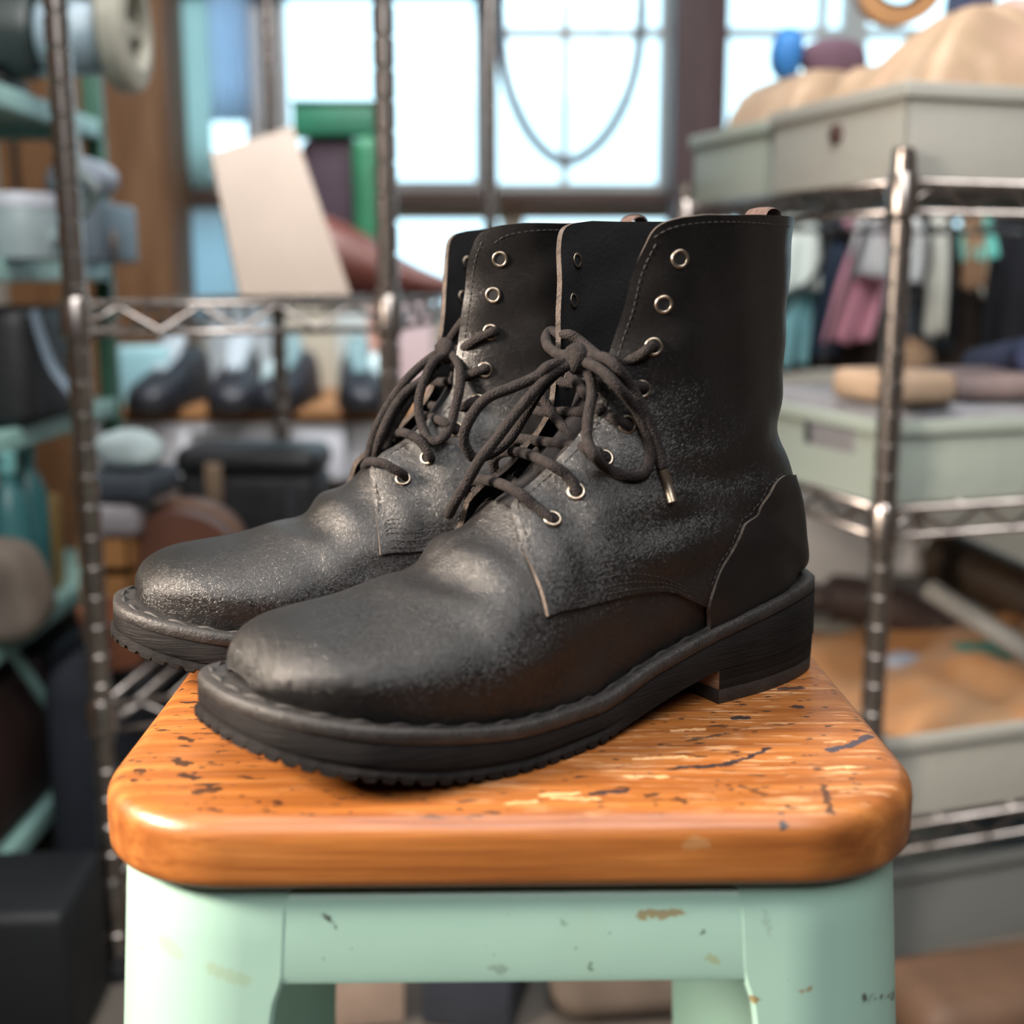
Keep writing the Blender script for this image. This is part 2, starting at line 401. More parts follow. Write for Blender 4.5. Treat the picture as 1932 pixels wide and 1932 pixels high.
LACE_NEAR = {
 'bar3': [[0.1122,0.0294,0.1554],[0.1151,0.0312,0.156],[0.1185,0.0302,0.1531],[0.1214,0.0244,0.1498],[0.1254,0.0185,0.1479],[0.1301,0.0118,0.1499],[0.1344,0.006,0.1505]],
 'wrapL': [[0.1372,0.004,0.1514],[0.1353,-0.0064,0.1516],[0.1323,-0.018,0.1541],[0.1266,-0.028,0.1575],[0.1225,-0.03,0.1599],[0.1235,-0.022,0.1586],[0.1222,-0.016,0.1588],[0.1195,-0.012,0.1562],[0.1186,-0.004,0.1521],[0.1208,0.008,0.1484]],
 'loopL': [[0.1376,0.006,0.1494],[0.148,0.006,0.1476],[0.1523,0.0032,0.1434],[0.1607,-0.001,0.1392],[0.1707,-0.006,0.1346],[0.1763,-0.0092,0.1269],[0.1782,-0.012,0.1186],[0.175,-0.0133,0.1116],[0.171,-0.014,0.1092],[0.1635,-0.0129,0.1108],[0.156,-0.0116,0.1162],[0.1497,-0.01,0.1257],[0.145,-0.0045,0.1373],[0.1386,0.0,0.1452],[0.1349,0.003,0.1482]],
 'endL': [[0.139,0.008,0.1482],[0.148,0.006,0.1438],[0.1566,0.0037,0.1347],[0.1626,0.002,0.1276],[0.1694,-0.0,0.1188],[0.1762,-0.002,0.1105],[0.179,-0.0066,0.1019],[0.1824,-0.012,0.0919],[0.1775,-0.026,0.0838]],
 'loopR': [[0.1367,0.01,0.1487],[0.1337,0.014,0.1441],[0.1364,0.02,0.1371],[0.1427,0.026,0.127],[0.1455,0.03,0.1192],[0.1467,0.036,0.1142],[0.135,0.0294,0.1071],[0.1279,0.0334,0.1043],[0.1206,0.035,0.105],[0.1165,0.0338,0.111],[0.1172,0.0326,0.1191],[0.1224,0.0315,0.1302],[0.1339,0.034,0.1405],[0.1363,0.026,0.1467],[0.1352,0.013,0.1494]],
 'endR': [[0.1352,0.01,0.1504],[0.1319,0.02,0.1516],[0.1321,0.03,0.1485],[0.1234,0.0305,0.1384],[0.1184,0.0326,0.1282],[0.1134,0.0344,0.1155],[0.1126,0.0372,0.1062]],
 'aglet': [[0.1126,0.0372,0.1062],[0.1109,0.0386,0.0994],[0.1107,0.0416,0.0928]],
 'bar4': [[0.1149,0.0274,0.1387],[0.1179,0.0291,0.1396],[0.1246,0.026,0.1403],[0.1248,0.0106,0.1401],[0.1261,-0.0102,0.1386],[0.127,-0.02,0.1387],[0.1262,-0.026,0.1366]],
 'bar5': [[0.1202,0.0253,0.1218],[0.1232,0.0269,0.1236],[0.1267,0.0256,0.1261],[0.1287,0.0132,0.1275],[0.1303,0.0037,0.1276],[0.1336,-0.0117,0.1263],[0.1359,-0.0212,0.1261],[0.1366,-0.026,0.1275],[0.1348,-0.03,0.1257]],
 'bar6': [[0.1311,0.025,0.1095],[0.1342,0.0264,0.111],[0.1387,0.0243,0.1144],[0.14,0.01,0.1148],[0.1413,-0.0098,0.1144],[0.1428,-0.024,0.1141],[0.1433,-0.028,0.1126],[0.1415,-0.03,0.1104]],
 'bar7': [[0.1456,0.0253,0.0962],[0.1477,0.0264,0.0987],[0.15,0.0232,0.1043],[0.1559,0.018,0.1094],[0.154,-0.0035,0.111],[0.1539,-0.02,0.1094],[0.1537,-0.028,0.1051],[0.1522,-0.03,0.1001]],
 'bar8': [[0.1586,0.0268,0.0865],[0.1613,0.0278,0.0886],[0.1653,0.0227,0.0935],[0.1706,0.016,0.0994],[0.168,-0.0056,0.1],[0.1674,-0.022,0.0979],[0.1665,-0.03,0.0926],[0.1652,-0.032,0.0889]],
 'x1': [[0.1373,-0.016,0.1334],[0.1354,-0.006,0.1234],[0.1351,0.006,0.1167],[0.1361,0.018,0.1094]],
 'x2': [[0.1247,0.018,0.1285],[0.1265,0.006,0.1205],[0.1301,-0.004,0.1116],[0.1341,-0.014,0.1034]],
 'x3': [[0.1393,-0.016,0.1109],[0.1468,-0.004,0.1057],[0.1508,0.006,0.1012],[0.1506,0.018,0.0951]],
 'x4': [[0.1428,0.014,0.1138],[0.1463,0.004,0.1049],[0.1497,-0.01,0.0975],[0.1531,-0.018,0.0917]],
 'x5': [[0.153,-0.018,0.0981],[0.1546,-0.004,0.0966],[0.1558,0.012,0.0947]],
 'x6': [[0.1291,-0.006,0.1426],[0.13,0.006,0.1356],[0.1316,0.02,0.1291]]}
LACE_FAR = {
 'bar3': [[0.115,0.0276,0.1568],[0.1165,0.0302,0.1579],[0.1233,0.0251,0.1539],[0.1263,0.021,0.1508],[0.1272,0.014,0.1491],[0.1304,0.004,0.1477]],
 'wrapL': [[0.1307,0.002,0.1486],[0.1294,0.006,0.154],[0.1264,0.012,0.1609],[0.124,0.014,0.1643]],
 'endA': [[0.1324,0.004,0.1487],[0.1439,0.0029,0.1407],[0.1528,0.0019,0.1322],[0.1598,0.001,0.1227],[0.1657,0.0,0.1121],[0.1683,-0.0055,0.0998],[0.1693,-0.01,0.0893]],
 'endB': [[0.1326,0.006,0.1464],[0.1432,0.0054,0.1346],[0.1526,0.005,0.1281],[0.1599,0.0045,0.1187],[0.166,0.004,0.1058],[0.166,-0.006,0.0927]],
 'endC': [[0.1368,0.006,0.1378],[0.1467,0.0033,0.1282],[0.1528,0.0012,0.119],[0.1584,-0.0011,0.1082],[0.1627,-0.004,0.0933]],
 'loopR': [[0.1322,0.008,0.147],[0.1412,0.012,0.1422],[0.147,0.014,0.132],[0.1498,0.016,0.1227],[0.1495,0.02,0.1136],[0.1478,0.026,0.1071],[0.1436,0.03,0.1071],[0.1389,0.03,0.1123],[0.1351,0.028,0.1224],[0.132,0.026,0.1325],[0.1304,0.02,0.1415],[0.1307,0.008,0.1479]],
 'bar4': [[0.118,0.0254,0.1394],[0.1195,0.0279,0.1404],[0.1258,0.0237,0.1375],[0.1287,0.018,0.1356],[0.1303,-0.0043,0.1315],[0.1319,-0.02,0.1313]],
 'bar5': [[0.1215,0.0239,0.1239],[0.1247,0.0254,0.1245],[0.1292,0.0234,0.122],[0.1312,0.016,0.1209],[0.1321,0.0007,0.1194],[0.1337,-0.02,0.1187]],
 'bar6': [[0.133,0.0234,0.1097],[0.1361,0.0282,0.1116],[0.1413,0.0268,0.1155],[0.1399,-0.0009,0.115],[0.14,-0.02,0.1126],[0.1396,-0.026,0.1096]],
 'bar7': [[0.1463,0.023,0.097],[0.1487,0.0293,0.0995],[0.152,0.027,0.1058],[0.1551,0.0234,0.1088],[0.1573,0.0201,0.1097],[0.1572,0.01,0.109],[0.1532,-0.012,0.1037],[0.1499,-0.02,0.098]],
 'bar8': [[0.1594,0.0221,0.0882],[0.1618,0.028,0.0915],[0.1669,0.028,0.0945],[0.1694,0.0259,0.0963],[0.1725,0.021,0.0967],[0.1725,0.008,0.0952],[0.1701,-0.01,0.0901],[0.1659,-0.018,0.0857]]}
RUBBER = mat('black_rubber', (.013, .012, .012), (.022, .020, .019), 60, .62, bump=.0005, bscale=400)
# ------------------------------------------------------------------ stool
SEAT_C = (-.002, .553); SEAT_W = .308; SEAT_D = .310; SEAT_R = .055; SEAT_T = .0262; SEAT_RZ = math.radians(1.0)
def rrect(hx, hy, r, n=14):
    P = []
    for cx, cy, a0 in ((hx - r, hy - r, 0), (-hx + r, hy - r, 90), (-hx + r, -hy + r, 180), (hx - r, -hy + r, 270)):
        for k in range(n + 1):
            a = math.radians(a0 + 90 * k / n); P.append((cx + r * math.cos(a), cy + r * math.sin(a)))
    return P
def wood_mat():
    t = NT('worn_varnished_pine'); v = t.mapping()
    wav = t.noise(t.mapping((1.2, 9, 9)), 3.2, 3, .5, .4)
    g1 = t.noise(t.mapping((5, 85, 85)), 1.6, 6, .62, .35); g2 = t.noise(t.mapping((14, 420, 420)), 1., 4, .6, .2)
    rings = t.node('ShaderNodeTexWave', wave_type='BANDS', bands_direction='Y'); rings.inputs['Scale'].default_value = 22; rings.inputs['Distortion'].default_value = 5; rings.inputs['Detail'].default_value = 3; rings.inputs['Detail Scale'].default_value = 1.2
    t.link(t.mapping((.30, 1.1, 1.3)), rings.inputs[0])
    col = t.ramp(g1, [(.28, (.170, .050, .010)), (.48, (.285, .096, .020)), (.72, (.385, .148, .036))])
    col = t.mix(t.math('MULTIPLY', rings.outputs[0], .48), col, (.17, .048, .009))
    col = t.mix(t.math('MULTIPLY', t.ramp(g2, [(.60, 0.), (.70, 1.)]), .5), col, (.13, .038, .008))
    # wear only on the top face
    geo = t.node('ShaderNodeNewGeometry'); sep = t.node('ShaderNodeSeparateXYZ'); t.link(geo.outputs['Normal'], sep.inputs[0])
    topm = t.ramp(sep.outputs[2], [(.80, 0.), (.97, 1.)])
    px = t.node('ShaderNodeSeparateXYZ'); t.link(t.tc.outputs['Object'], px.inputs[0])
    right = t.ramp(t.math('MULTIPLY_ADD', px.outputs[0], 3.2, .5), [(.30, .0), (.78, 1.)])
    peel = t.noise(t.mapping((34, 420, 100)), 1., 5, .62, .5); clus = t.noise(v, 26, 3)
    pm = t.math('MULTIPLY', t.ramp(peel, [(.545, 0.), (.575, 1.)]), t.ramp(clus, [(.40, 0.), (.56, 1.)]))
    pm = t.math('MULTIPLY', t.math('MULTIPLY', pm, topm), t.math('MULTIPLY_ADD', right, .85, .15))
    col = t.mix(t.math('MULTIPLY', pm, .85), col, (.48, .26, .12))
    spot = t.noise(t.mapping((75, 190, 100)), 1., 4, .6, .3); sm = t.math('MULTIPLY', t.ramp(spot, [(.622, 0.), (.645, 1.)]), topm)
    col = t.mix(t.math('MULTIPLY', sm, .92), col, (.022, .012, .009))
    fleck = t.voro(t.mapping((140, 260, 260)), 1.); fm = t.math('MULTIPLY', t.ramp(fleck, [(.16, 1.), (.22, 0.)]), t.ramp(t.noise(v, 60, 2), [(.50, 0.), (.55, 1.)])); fm = t.math('MULTIPLY', fm, topm)
    col = t.mix(t.math('MULTIPLY', fm, .92), col, (.020, .010, .007))
    # dye strokes and dents with a place of their own
    nz = t.node('ShaderNodeTexNoise'); nz.inputs['Scale'].default_value = 300; nz.inputs['Detail'].default_value = 3; t.link(t.tc.outputs['Object'], nz.inputs['Vector'])
    dis = t.node('ShaderNodeVectorMath', operation='MULTIPLY_ADD'); t.link(nz.outputs[1], dis.inputs[0]); dis.inputs[1].default_value = (.006, .0045, .004); dis.inputs[2].default_value = (-.003, -.00225, -.002)
    pos = t.node('ShaderNodeVectorMath', operation='ADD'); t.link(t.tc.outputs['Object'], pos.inputs[0]); t.link(dis.outputs[0], pos.inputs[1])
    for pts, rad, cc, k in WOOD_MARKS:
        dmin = None
        for a, b in zip(pts[:-1], pts[1:]):
            a = Vector(a); b = Vector(b); ab = b - a
            su = t.node('ShaderNodeVectorMath', operation='SUBTRACT'); t.link(pos.outputs[0], su.inputs[0]); su.inputs[1].default_value = a
            dt = t.node('ShaderNodeVectorMath', operation='DOT_PRODUCT'); t.link(su.outputs[0], dt.inputs[0]); dt.inputs[1].default_value = ab / max(ab.length_squared, 1e-9)
            cl = t.math('MULTIPLY', dt.outputs['Value'], 1., clamp=True)
            sc_ = t.node('ShaderNodeVectorMath', operation='SCALE'); sc_.inputs[0].default_value = ab; t.link(cl, sc_.inputs['Scale'])
            df = t.node('ShaderNodeVectorMath', operation='SUBTRACT'); t.link(su.outputs[0], df.inputs[0]); t.link(sc_.outputs[0], df.inputs[1])
            ln = t.node('ShaderNodeVectorMath', operation='LENGTH'); t.link(df.outputs[0], ln.inputs[0])
            dmin = ln.outputs['Value'] if dmin is None else t.math('MINIMUM', dmin, ln.outputs['Value'])
        m_ = t.ramp(t.math('DIVIDE', dmin, rad), [(.80, 1.), (.98, 0.)])
        col = t.mix(t.math('MULTIPLY', m_, k), col, cc)
    ro = t.math('MULTIPLY_ADD', clus, .25, .28); ro = t.math('ADD', ro, t.math('MULTIPLY', pm, .3))
    nm = t.bump(g2, .0007, .35); nm = t.bump(pm, .0005, .5, nm); nm = t.bump(t.noise(v, 90, 3), .0006, .25, nm)
    return t.out(color=col, rough=ro, normal=nm, coat=.15, coat_rough=.25)
def seat_pt(px, py):
    """place on the seat (in the seat's own axes) of a mark seen in the photograph"""
    d = at(px, py, 1.) - Vector((0, 0, CZ)); p = Vector((0, 0, CZ)) + d * ((ST - CZ) / d.z)
    q = Matrix.Rotation(-SEAT_RZ, 3, 'Z') @ (p - Vector((*SEAT_C, ST))); return (q.x, q.y, 0)
def seat_front(px, py):
    d = at(px, py, 1.) - Vector((0, 0, CZ)); p = Vector((0, 0, CZ)) + d * ((SEAT_C[1] - SEAT_D / 2 + .002) / d.y)
    q = Matrix.Rotation(-SEAT_RZ, 3, 'Z') @ (p - Vector((*SEAT_C, ST))); return (q.x, -SEAT_D / 2 + .0005, q.z)
INK = (.016, .014, .018); BLUE = (.022, .028, .046); PALE = (.62, .36, .17); BRN = (.022, .011, .007)
sp = lambda *q: [seat_pt(*p) for p in q]
WOOD_MARKS = [(sp((1282, 1449), (1360, 1444), (1410, 1430), (1452, 1411)), .0016, INK, .95), (sp((1565, 1416), (1610, 1405), (1640, 1388)), .0022, BLUE, .9),
    (sp((1120, 1497), (1180, 1491)), .0022, INK, .9), (sp((1385, 1355), (1412, 1354)), .0019, INK, .95), (sp((1475, 1300), (1510, 1297)), .0022, INK, .85),
    (sp((1498, 1332), (1510, 1334)), .0020, INK, .9), (sp((1300, 1397), (1370, 1384)), .0011, BRN, .8), (sp((1553, 1482), (1568, 1530)), .0014, BRN, .8),
    (sp((1398, 1482), (1440, 1500)), .0014, BRN, .6), (sp((338, 1392), (362, 1398)), .0018, BRN, .9), (sp((335, 1436), (350, 1442)), .0024, BRN, .9), (sp((345, 1462), (370, 1468)), .0022, BRN, .9),
    (sp((258, 1453), (272, 1453)), .0016, BRN, .9), (sp((372, 1494), (412, 1488)), .0026, BRN, .85), (sp((250, 1472), (256, 1472)), .0014, BRN, .9), (sp((1225, 1500), (1236, 1499)), .0016, BRN, .8),
    (sp((1020, 1500), (1090, 1497)), .0014, PALE, .8), (sp((1200, 1432), (1290, 1428)), .0014, PALE, .85), (sp((1180, 1465), (1260, 1466)), .0012, PALE, .8), (sp((1560, 1450), (1610, 1447)), .0014, PALE, .8),
    (sp((1040, 1505), (1130, 1508)), .0013, PALE, .75), (sp((1270, 1378), (1330, 1376)), .0012, PALE, .7), (sp((960, 1515), (1010, 1513)), .0012, PALE, .6), (sp((1560, 1400), (1590, 1399)), .0012, PALE, .6),
    ([seat_front(1477, 1551), seat_front(1479, 1558)], .0021, INK, .97), ([seat_front(1300, 1590), seat_front(1330, 1590)], .0026, (.33, .17, .07), .7)]
stool = thing('stool', 'square stool with worn orange wooden seat and mint green metal frame, under the boots', 'stool', (SEAT_C[0], SEAT_C[1], 0), SEAT_RZ)
mb = MB(); R = []
hx, hy = SEAT_W / 2, SEAT_D / 2
for z, o in [(-SEAT_T, .010), (-SEAT_T, .0032), (-SEAT_T + .0008, .0014), (-SEAT_T + .0026, .0002), (-SEAT_T + .005, 0), (-.0085, 0), (-.0058, .0004), (-.0034, .0016), (-.0016, .0034), (-.0005, .0058), (0, .0095), (.0, .020)]:
    R.append([(x, y, z) for x, y in rrect(hx - o, hy - o, SEAT_R - o)])
mb.grid(np.array(R), closed_v=True); m = len(R[0]); mb.f += [tuple(range(m))[::-1], tuple(range((len(R) - 1) * m, len(R) * m))]; mb.m += [0, 0]
mb.build('seat', wood_mat(), stool, at=(0, 0, ST), angle=50)
def mint_mat():
    t = NT('mint_painted_steel'); v = t.mapping(); big = t.noise(v, 9, 3); sp_ = t.noise(v, 420, 3, .6); orange = t.noise(v, 900, 2)
    col = t.ramp(big, [(.3, (.285, .455, .385)), (.7, (.315, .495, .425))])
    dirt = t.noise(t.mapping((18, 18, 6)), 1., 5, .65); col = t.mix(t.math('MULTIPLY', t.ramp(dirt, [(.56, 0.), (.74, 1.)]), .22), col, (.30, .36, .22))
    dots = t.voro(v, 130); dm = t.math('MULTIPLY', t.ramp(dots, [(.045, 1.), (.075, 0.)]), t.ramp(t.noise(v, 30, 2), [(.47, 0.), (.52, 1.)]))
    col = t.mix(t.math('MULTIPLY', dm, .8), col, (.05, .055, .045))
    nz = t.node('ShaderNodeTexNoise'); nz.inputs['Scale'].default_value = 420; nz.inputs['Detail'].default_value = 3; t.link(t.tc.outputs['Object'], nz.inputs['Vector'])
    dis = t.node('ShaderNodeVectorMath', operation='MULTIPLY_ADD'); t.link(nz.outputs[1], dis.inputs[0]); dis.inputs[1].default_value = (.006, .006, .005); dis.inputs[2].default_value = (-.003, -.003, -.0025)
    pos = t.node('ShaderNodeVectorMath', operation='ADD'); t.link(t.tc.outputs['Object'], pos.inputs[0]); t.link(dis.outputs[0], pos.inputs[1])
    for a, b, rad, cc, k in MINT_MARKS:
        a = Vector(a); b = Vector(b); ab = b - a
        su = t.node('ShaderNodeVectorMath', operation='SUBTRACT'); t.link(pos.outputs[0], su.inputs[0]); su.inputs[1].default_value = a
        dt = t.node('ShaderNodeVectorMath', operation='DOT_PRODUCT'); t.link(su.outputs[0], dt.inputs[0]); dt.inputs[1].default_value = ab / max(ab.length_squared, 1e-9)
        cl = t.math('MULTIPLY', dt.outputs['Value'], 1., clamp=True)
        sc_ = t.node('ShaderNodeVectorMath', operation='SCALE'); sc_.inputs[0].default_value = ab; t.link(cl, sc_.inputs['Scale'])
        df = t.node('ShaderNodeVectorMath', operation='SUBTRACT'); t.link(su.outputs[0], df.inputs[0]); t.link(sc_.outputs[0], df.inputs[1])
        ln = t.node('ShaderNodeVectorMath', operation='LENGTH'); t.link(df.outputs[0], ln.inputs[0])
        col = t.mix(t.math('MULTIPLY', t.ramp(t.math('DIVIDE', ln.outputs['Value'], rad), [(.75, 1.), (.98, 0.)]), k), col, cc)
    return t.out(color=col, rough=.36, normal=t.bump(orange, .0002, .25, t.bump(big, .004, .2)), spec=.5)
def front(px, py):
    d = at(px, py, 1.) - Vector((0, 0, CZ)); y = SEAT_C[1] - SEAT_D / 2 + .006
    for _ in range(5):
        p = Vector((0, 0, CZ)) + d * (y / d.y)
        y = SEAT_C[1] - (SEAT_D / 2 - .0058 + (ST - SEAT_T - p.z) * .062) - p.x * math.sin(SEAT_RZ) * -1.
        dd = ST - SEAT_T - p.z
        rr = SEAT_R - .004 + dd * .02
        xo = abs(p.x - SEAT_C[0]) - (SEAT_W / 2 - .0058 + dd * .062 - rr)
        y += (rr - math.sqrt(max(rr * rr - xo * xo, 0))) if xo > 0 else 0
    q = Matrix.Rotation(-SEAT_RZ, 3, 'Z') @ (p - Vector((*SEAT_C, 0))); return (q.x, q.y, q.z)
DK = (.035, .030, .026); OCH = (.22, .15, .055); OLV = (.27, .31, .16)
MINT_MARKS = [(front(612, 1726), front(632, 1748), .0010, DK, .9), (front(1212, 1727), front(1280, 1722), .0021, OCH, .8), (front(1112, 1832), front(1114, 1815), .0009, (.09, .15, .12), .8), (front(1444, 1721), front(1452, 1762), .0014, (.22, .33, .28), .6),
    (front(1626, 1880), front(1680, 1878), .0028, DK, .85), (front(1626, 1872), front(1680, 1862), .0010, DK, .7), (front(1640, 1900), front(1682, 1894), .0010, DK, .6), (front(1612, 1856), front(1630, 1876), .0008, (.2, .2, .15), .6), (front(1340, 1805), front(1352, 1815), .0016, OLV, .7), (front(1418, 1886), front(1424, 1890), .0014, OCH, .9), (front(1512, 1870), front(1524, 1866), .0012, OCH, .8),
    (front(1325, 1758), front(1325, 1762), .0010, DK, .9), (front(300, 1778), front(330, 1800), .0034, OLV, .30), (front(400, 1830), front(460, 1850), .0030, OLV, .35), (front(930, 1826), front(955, 1832), .0018, (.12, .16, .12), .5), (front(1062, 1738), front(1064, 1742), .0012, (.14, .26, .20), .7)]
MINT = mint_mat()
# frame: a rounded-square skirt splayed outwards; corner legs taper to the floor, aprons join them under the seat
ZT_F = ST - SEAT_T - .0004
def skirt(z, inset=.0): # half sizes at a height
    d = ZT_F - z; o = -.0058 + d * .062 - inset; return hx + o, hy + o, SEAT_R - .004 + d * .02 - inset
def ring_pts(z, inset, n=240):
    a, b, r = skirt(z, inset); P = np.array(rrect(a, b, r, 24)); Pc = np.vstack([P, P[:1]]); s = np.concatenate([[0], np.cumsum(np.linalg.norm(np.diff(Pc, axis=0), axis=1))])
    return a, b, r, s[-1]
def leg_grid(cx, cy, inset):
    """one corner leg: an angle of sheet steel wrapped round the corner"""
    rows = []
    zs = [ZT_F, ZT_F - .002, ZT_F - .010, ZT_F - .022, ZT_F - .034, ZT_F - .039, ZT_F - .045] + list(np.linspace(ZT_F - .06, .004, 16))
    for z in zs:
        a, b, r = skirt(z, inset); d = ZT_F - z
        wd = .0675 - .003 * min(1, max(0, (d - .034) / .012)) - .034 * max(0, d - .04) / (ZT_F - .04)      # width along each side from the corner of the box
        e = .0022 * max(0, 1 - d / .006) + inset                                                         # rolled top edge
        q = []
        for k in range(9): q.append((a, b - wd + (wd - r) * k / 8))
        for k in range(1, 14): an = math.pi / 2 * k / 13; q.append((a - r + r * math.cos(an), b - r + r * math.sin(an)))
        for k in range(1, 9): q.append((a - r - (wd - r) * k / 8, b))
        q = [(x - (e - inset) * .7, y - (e - inset) * .7) for x, y in q]
        rows.append([(x * cx, y * cy, z) for x, y in q])
    return rows
for cx, cy in ((-1, -1), (1, -1), (-1, 1), (1, 1)):
    mb = MB(); mb.shell(leg_grid(cx, cy, 0), leg_grid(cx, cy, .0016), (0, 0, 0)); leg = mb.build('leg', MINT, stool, fix=True, angle=45)
    fz = .0; a, b, r = skirt(.0, .004)
    mb = MB(); mb.box(((a - .022) * cx, (b - .022) * cy, .006), (.04, .04, .012), b=.004); mb.build('rubber_foot', RUBBER, leg)
for ax, sg in ((0, -1), (0, 1), (1, -1), (1, 1)):
    def ap(inset):
        rows = []
        for d, o in ((.0026, -.0105), (.0022, -.0060), (.0030, -.0030), (.0046, -.0012), (.007, -.0004), (.020, -.0002), (.034, -.0002), (.0370, -.0008), (.0384, -.0030), (.0385, -.010)):
            z = ZT_F - d; a, b, r = skirt(z, inset); L = (a if ax == 0 else b) - .0675 + .003 * min(1, max(0, (d - .034) / .012)) + .0012; y = (b if ax == 0 else a) + o
            fl = max(0, (d - .020) / .0185) if d > .02 else 0
            row = []
            for k in range(25):
                x = -L + 2 * L * k / 24; row.append((x, sg * y, z) if ax == 0 else (sg * y, x, z))
            rows.append(row)
        return rows
    mb = MB(); mb.shell(ap(0), ap(.0014), (0, 0, 0)); mb.build('apron', MINT, stool, fix=True, angle=40)
mb = MB(); mb.prism(rrect(hx - .014, hy - .014, SEAT_R - .014), ZT_F - .0048, ZT_F + .0003); mb.build('seat_pad', mat('grey_seat_pad', (.055, .052, .048), (.10, .095, .085), 200, .9, bump=.0008, bscale=500), stool)
for sx in (-1, 1):
    mb = MB(); zb_ = .30; a, b, r = skirt(zb_, .004); mb.tube([(-(a - .02) * sx, -(b - .02), zb_ + (.006 if sx > 0 else -.006)), (0, 0, zb_ + (.006 if sx > 0 else -.006)), ((a - .02) * sx, b - .02, zb_ + (.006 if sx > 0 else -.006))], .006, 10, flat=(1.6, .9)); mb.build('cross_brace', MINT, stool)
# ------------------------------------------------------------------ boots
EYE = [(22.61, .674), (21.22, .708), (19.83, .722), (18.16, .753), (16.49, .775), (13.81, .787), (12.23, .775), (11.03, .764)]
THI_U = [9.73, 9.92, 10.1, 10.29, 10.56, 11.12, 12.97, 16, 18.81, 20.57, 21.96, 23.0, 23.4, 23.7, 23.9, 24]
THI_T = [.545, .708, .775, .831, .882, .899, .888, .868, .848, .82, .798, .765, .748, .72, .67, .60]
TLO_U = [9.73, 9.92, 10.66, 11.58, 12.05, 12.32, 12.51, 12.62, 13.2, 14, 24]
TLO_T = [.537, .533, .494, .449, .404, .36, .281, .245, .10, 0, 0]
SEAM_U = [12.35, 12.62, 12.88, 13.44, 14.18, 14.9, 16.2, 17.42, 18.1, 18.5, 18.75]
SEAM_T = [.0, .255, .315, .382, .435, .458, .455, .415, .35, .24, .0]
CREASE = [([(7.9, .96), (8.4, .84), (8.9, .68), (9.4, .52)], .0015, .0060), ([(9.75, .93), (9.85, .82), (9.75, .66)], .0014, .0065),
          ([(13.0, .69), (15.2, .60), (17.9, .33)], .0016, .0065), ([(12.4, .62), (14.6, .52), (17.2, .30)], .0014, .0060),
          ([(11.6, .56), (13.0, .48), (13.9, .47)], -.0012, .0060), ([(16.6, .60), (18.3, .42), (19.6, .22)], .0012, .0080)]

def seg_dist(P, line):
    d = np.full(P.shape[:-1], 9.)
    for a, b in zip(line[:-1], line[1:]):
        ab = b - a; t = np.clip(((P - a) @ ab) / (ab @ ab), 0, 1); d = np.minimum(d, np.linalg.norm(P - (a + t[..., None] * ab), axis=-1))
    return d
def finished_surface():
    G = smooth_grid(boot_surface()); N = grid_normals(G)
    for side in (0, 1):
        for line, amp, wd in CREASE:
            L = crom([sample(G[side], u, t) for u, t in line], 8); d = seg_dist(G[side], L)
            s = np.min([np.linalg.norm(G[side] - L[0], axis=-1), np.linalg.norm(G[side] - L[-1], axis=-1)], axis=0)
            e = np.clip(s / .02, .35, 1)
            G[side] = G[side] + N[side] * (amp * e * (-np.exp(-(d / wd) ** 2) + .75 * np.exp(-((d - 1.9 * wd) / (1.1 * wd)) ** 2)))[..., None]
        u = np.linspace(0, len(SEC) - 1, NU)[:, None]; P = G[side]
        wob = .0006 * np.sin(P[..., 0] * 160 + P[..., 2] * 90 + side) * np.sin(P[..., 2] * 140 - P[..., 0] * 60 + 1.3)
        G[side] = P + N[side] * (wob * np.clip((u - 7) / 3, 0, 1))[..., None]
    G = smooth_grid(G, 2)
    return G, grid_normals(G)
SURF_G, SURF_N = finished_surface()
def spt(side, u, t, off):
    return sample(SURF_G[side], u, t) + sample(SURF_N[side], u, t) * (np.asarray(off)[..., None] if np.ndim(off) else off)
def lift(u, t):
    """the quarter stands away from the vamp along its lower facing"""
    a = np.clip((t - .70) / .18, 0, 1); b = np.clip((u - 9.9) / .5, 0, 1) * np.clip((14 - u) / 3, 0, 1)
    return a * a * (3 - 2 * a) * b

def leather_mats():
    t = NT('black_leather'); v = t.mapping()
    big = t.noise(v, 22, 4); fine = t.noise(v, 620, 4, .6, 2.2); mid = t.noise(v, 120, 3)
    col = t.ramp(big, [(.3, (.0045, .0043, .0046)), (.7, (.0095, .0086, .0086))])
    scuff = t.ramp(fine, [(.52, 0.), (.72, 1.)])
    col = t.mix(t.math('MULTIPLY', scuff, .25), col, (.030, .026, .025))
    ro = t.math('MULTIPLY_ADD', big, .14, .19); ro = t.math('MULTIPLY_ADD', mid, .10, ro)
    sz = t.node('ShaderNodeSeparateXYZ'); t.link(t.tc.outputs['Object'], sz.inputs[0]); worn = t.ramp(t.math('MULTIPLY', sz.outputs[2], 5.), [(.50, 1.), (.80, .22)])
    nm = t.bump(t.math('MULTIPLY', fine, worn), .0007, .65); nm = t.bump(mid, .0006, .35, nm)
    A = t.out(color=col, rough=ro, normal=nm, spec=.58)
    t = NT('smooth_black_leather'); v = t.mapping(); big = t.noise(v, 30, 4); fine = t.noise(v, 900, 3, .6, 1.)
    col = t.ramp(big, [(.3, (.0055, .0052, .0056)), (.7, (.011, .0100, .0102))])
    B = t.out(color=col, rough=t.math('MULTIPLY_ADD', big, .22, .34), normal=t.bump(fine, .0004, .3), spec=.35)
    return A, B
LEATHER, LEATHER_B = leather_mats()
LINING = mat('dark_lining', (.0055, .0052, .0062), (.010, .0092, .0105), 40, .85, bump=.0003, bscale=500, spec=.25)
RAW = mat('raw_leather_edge', (.034, .025, .020), (.105, .082, .068), 150, .9, bump=.0006, bscale=900)
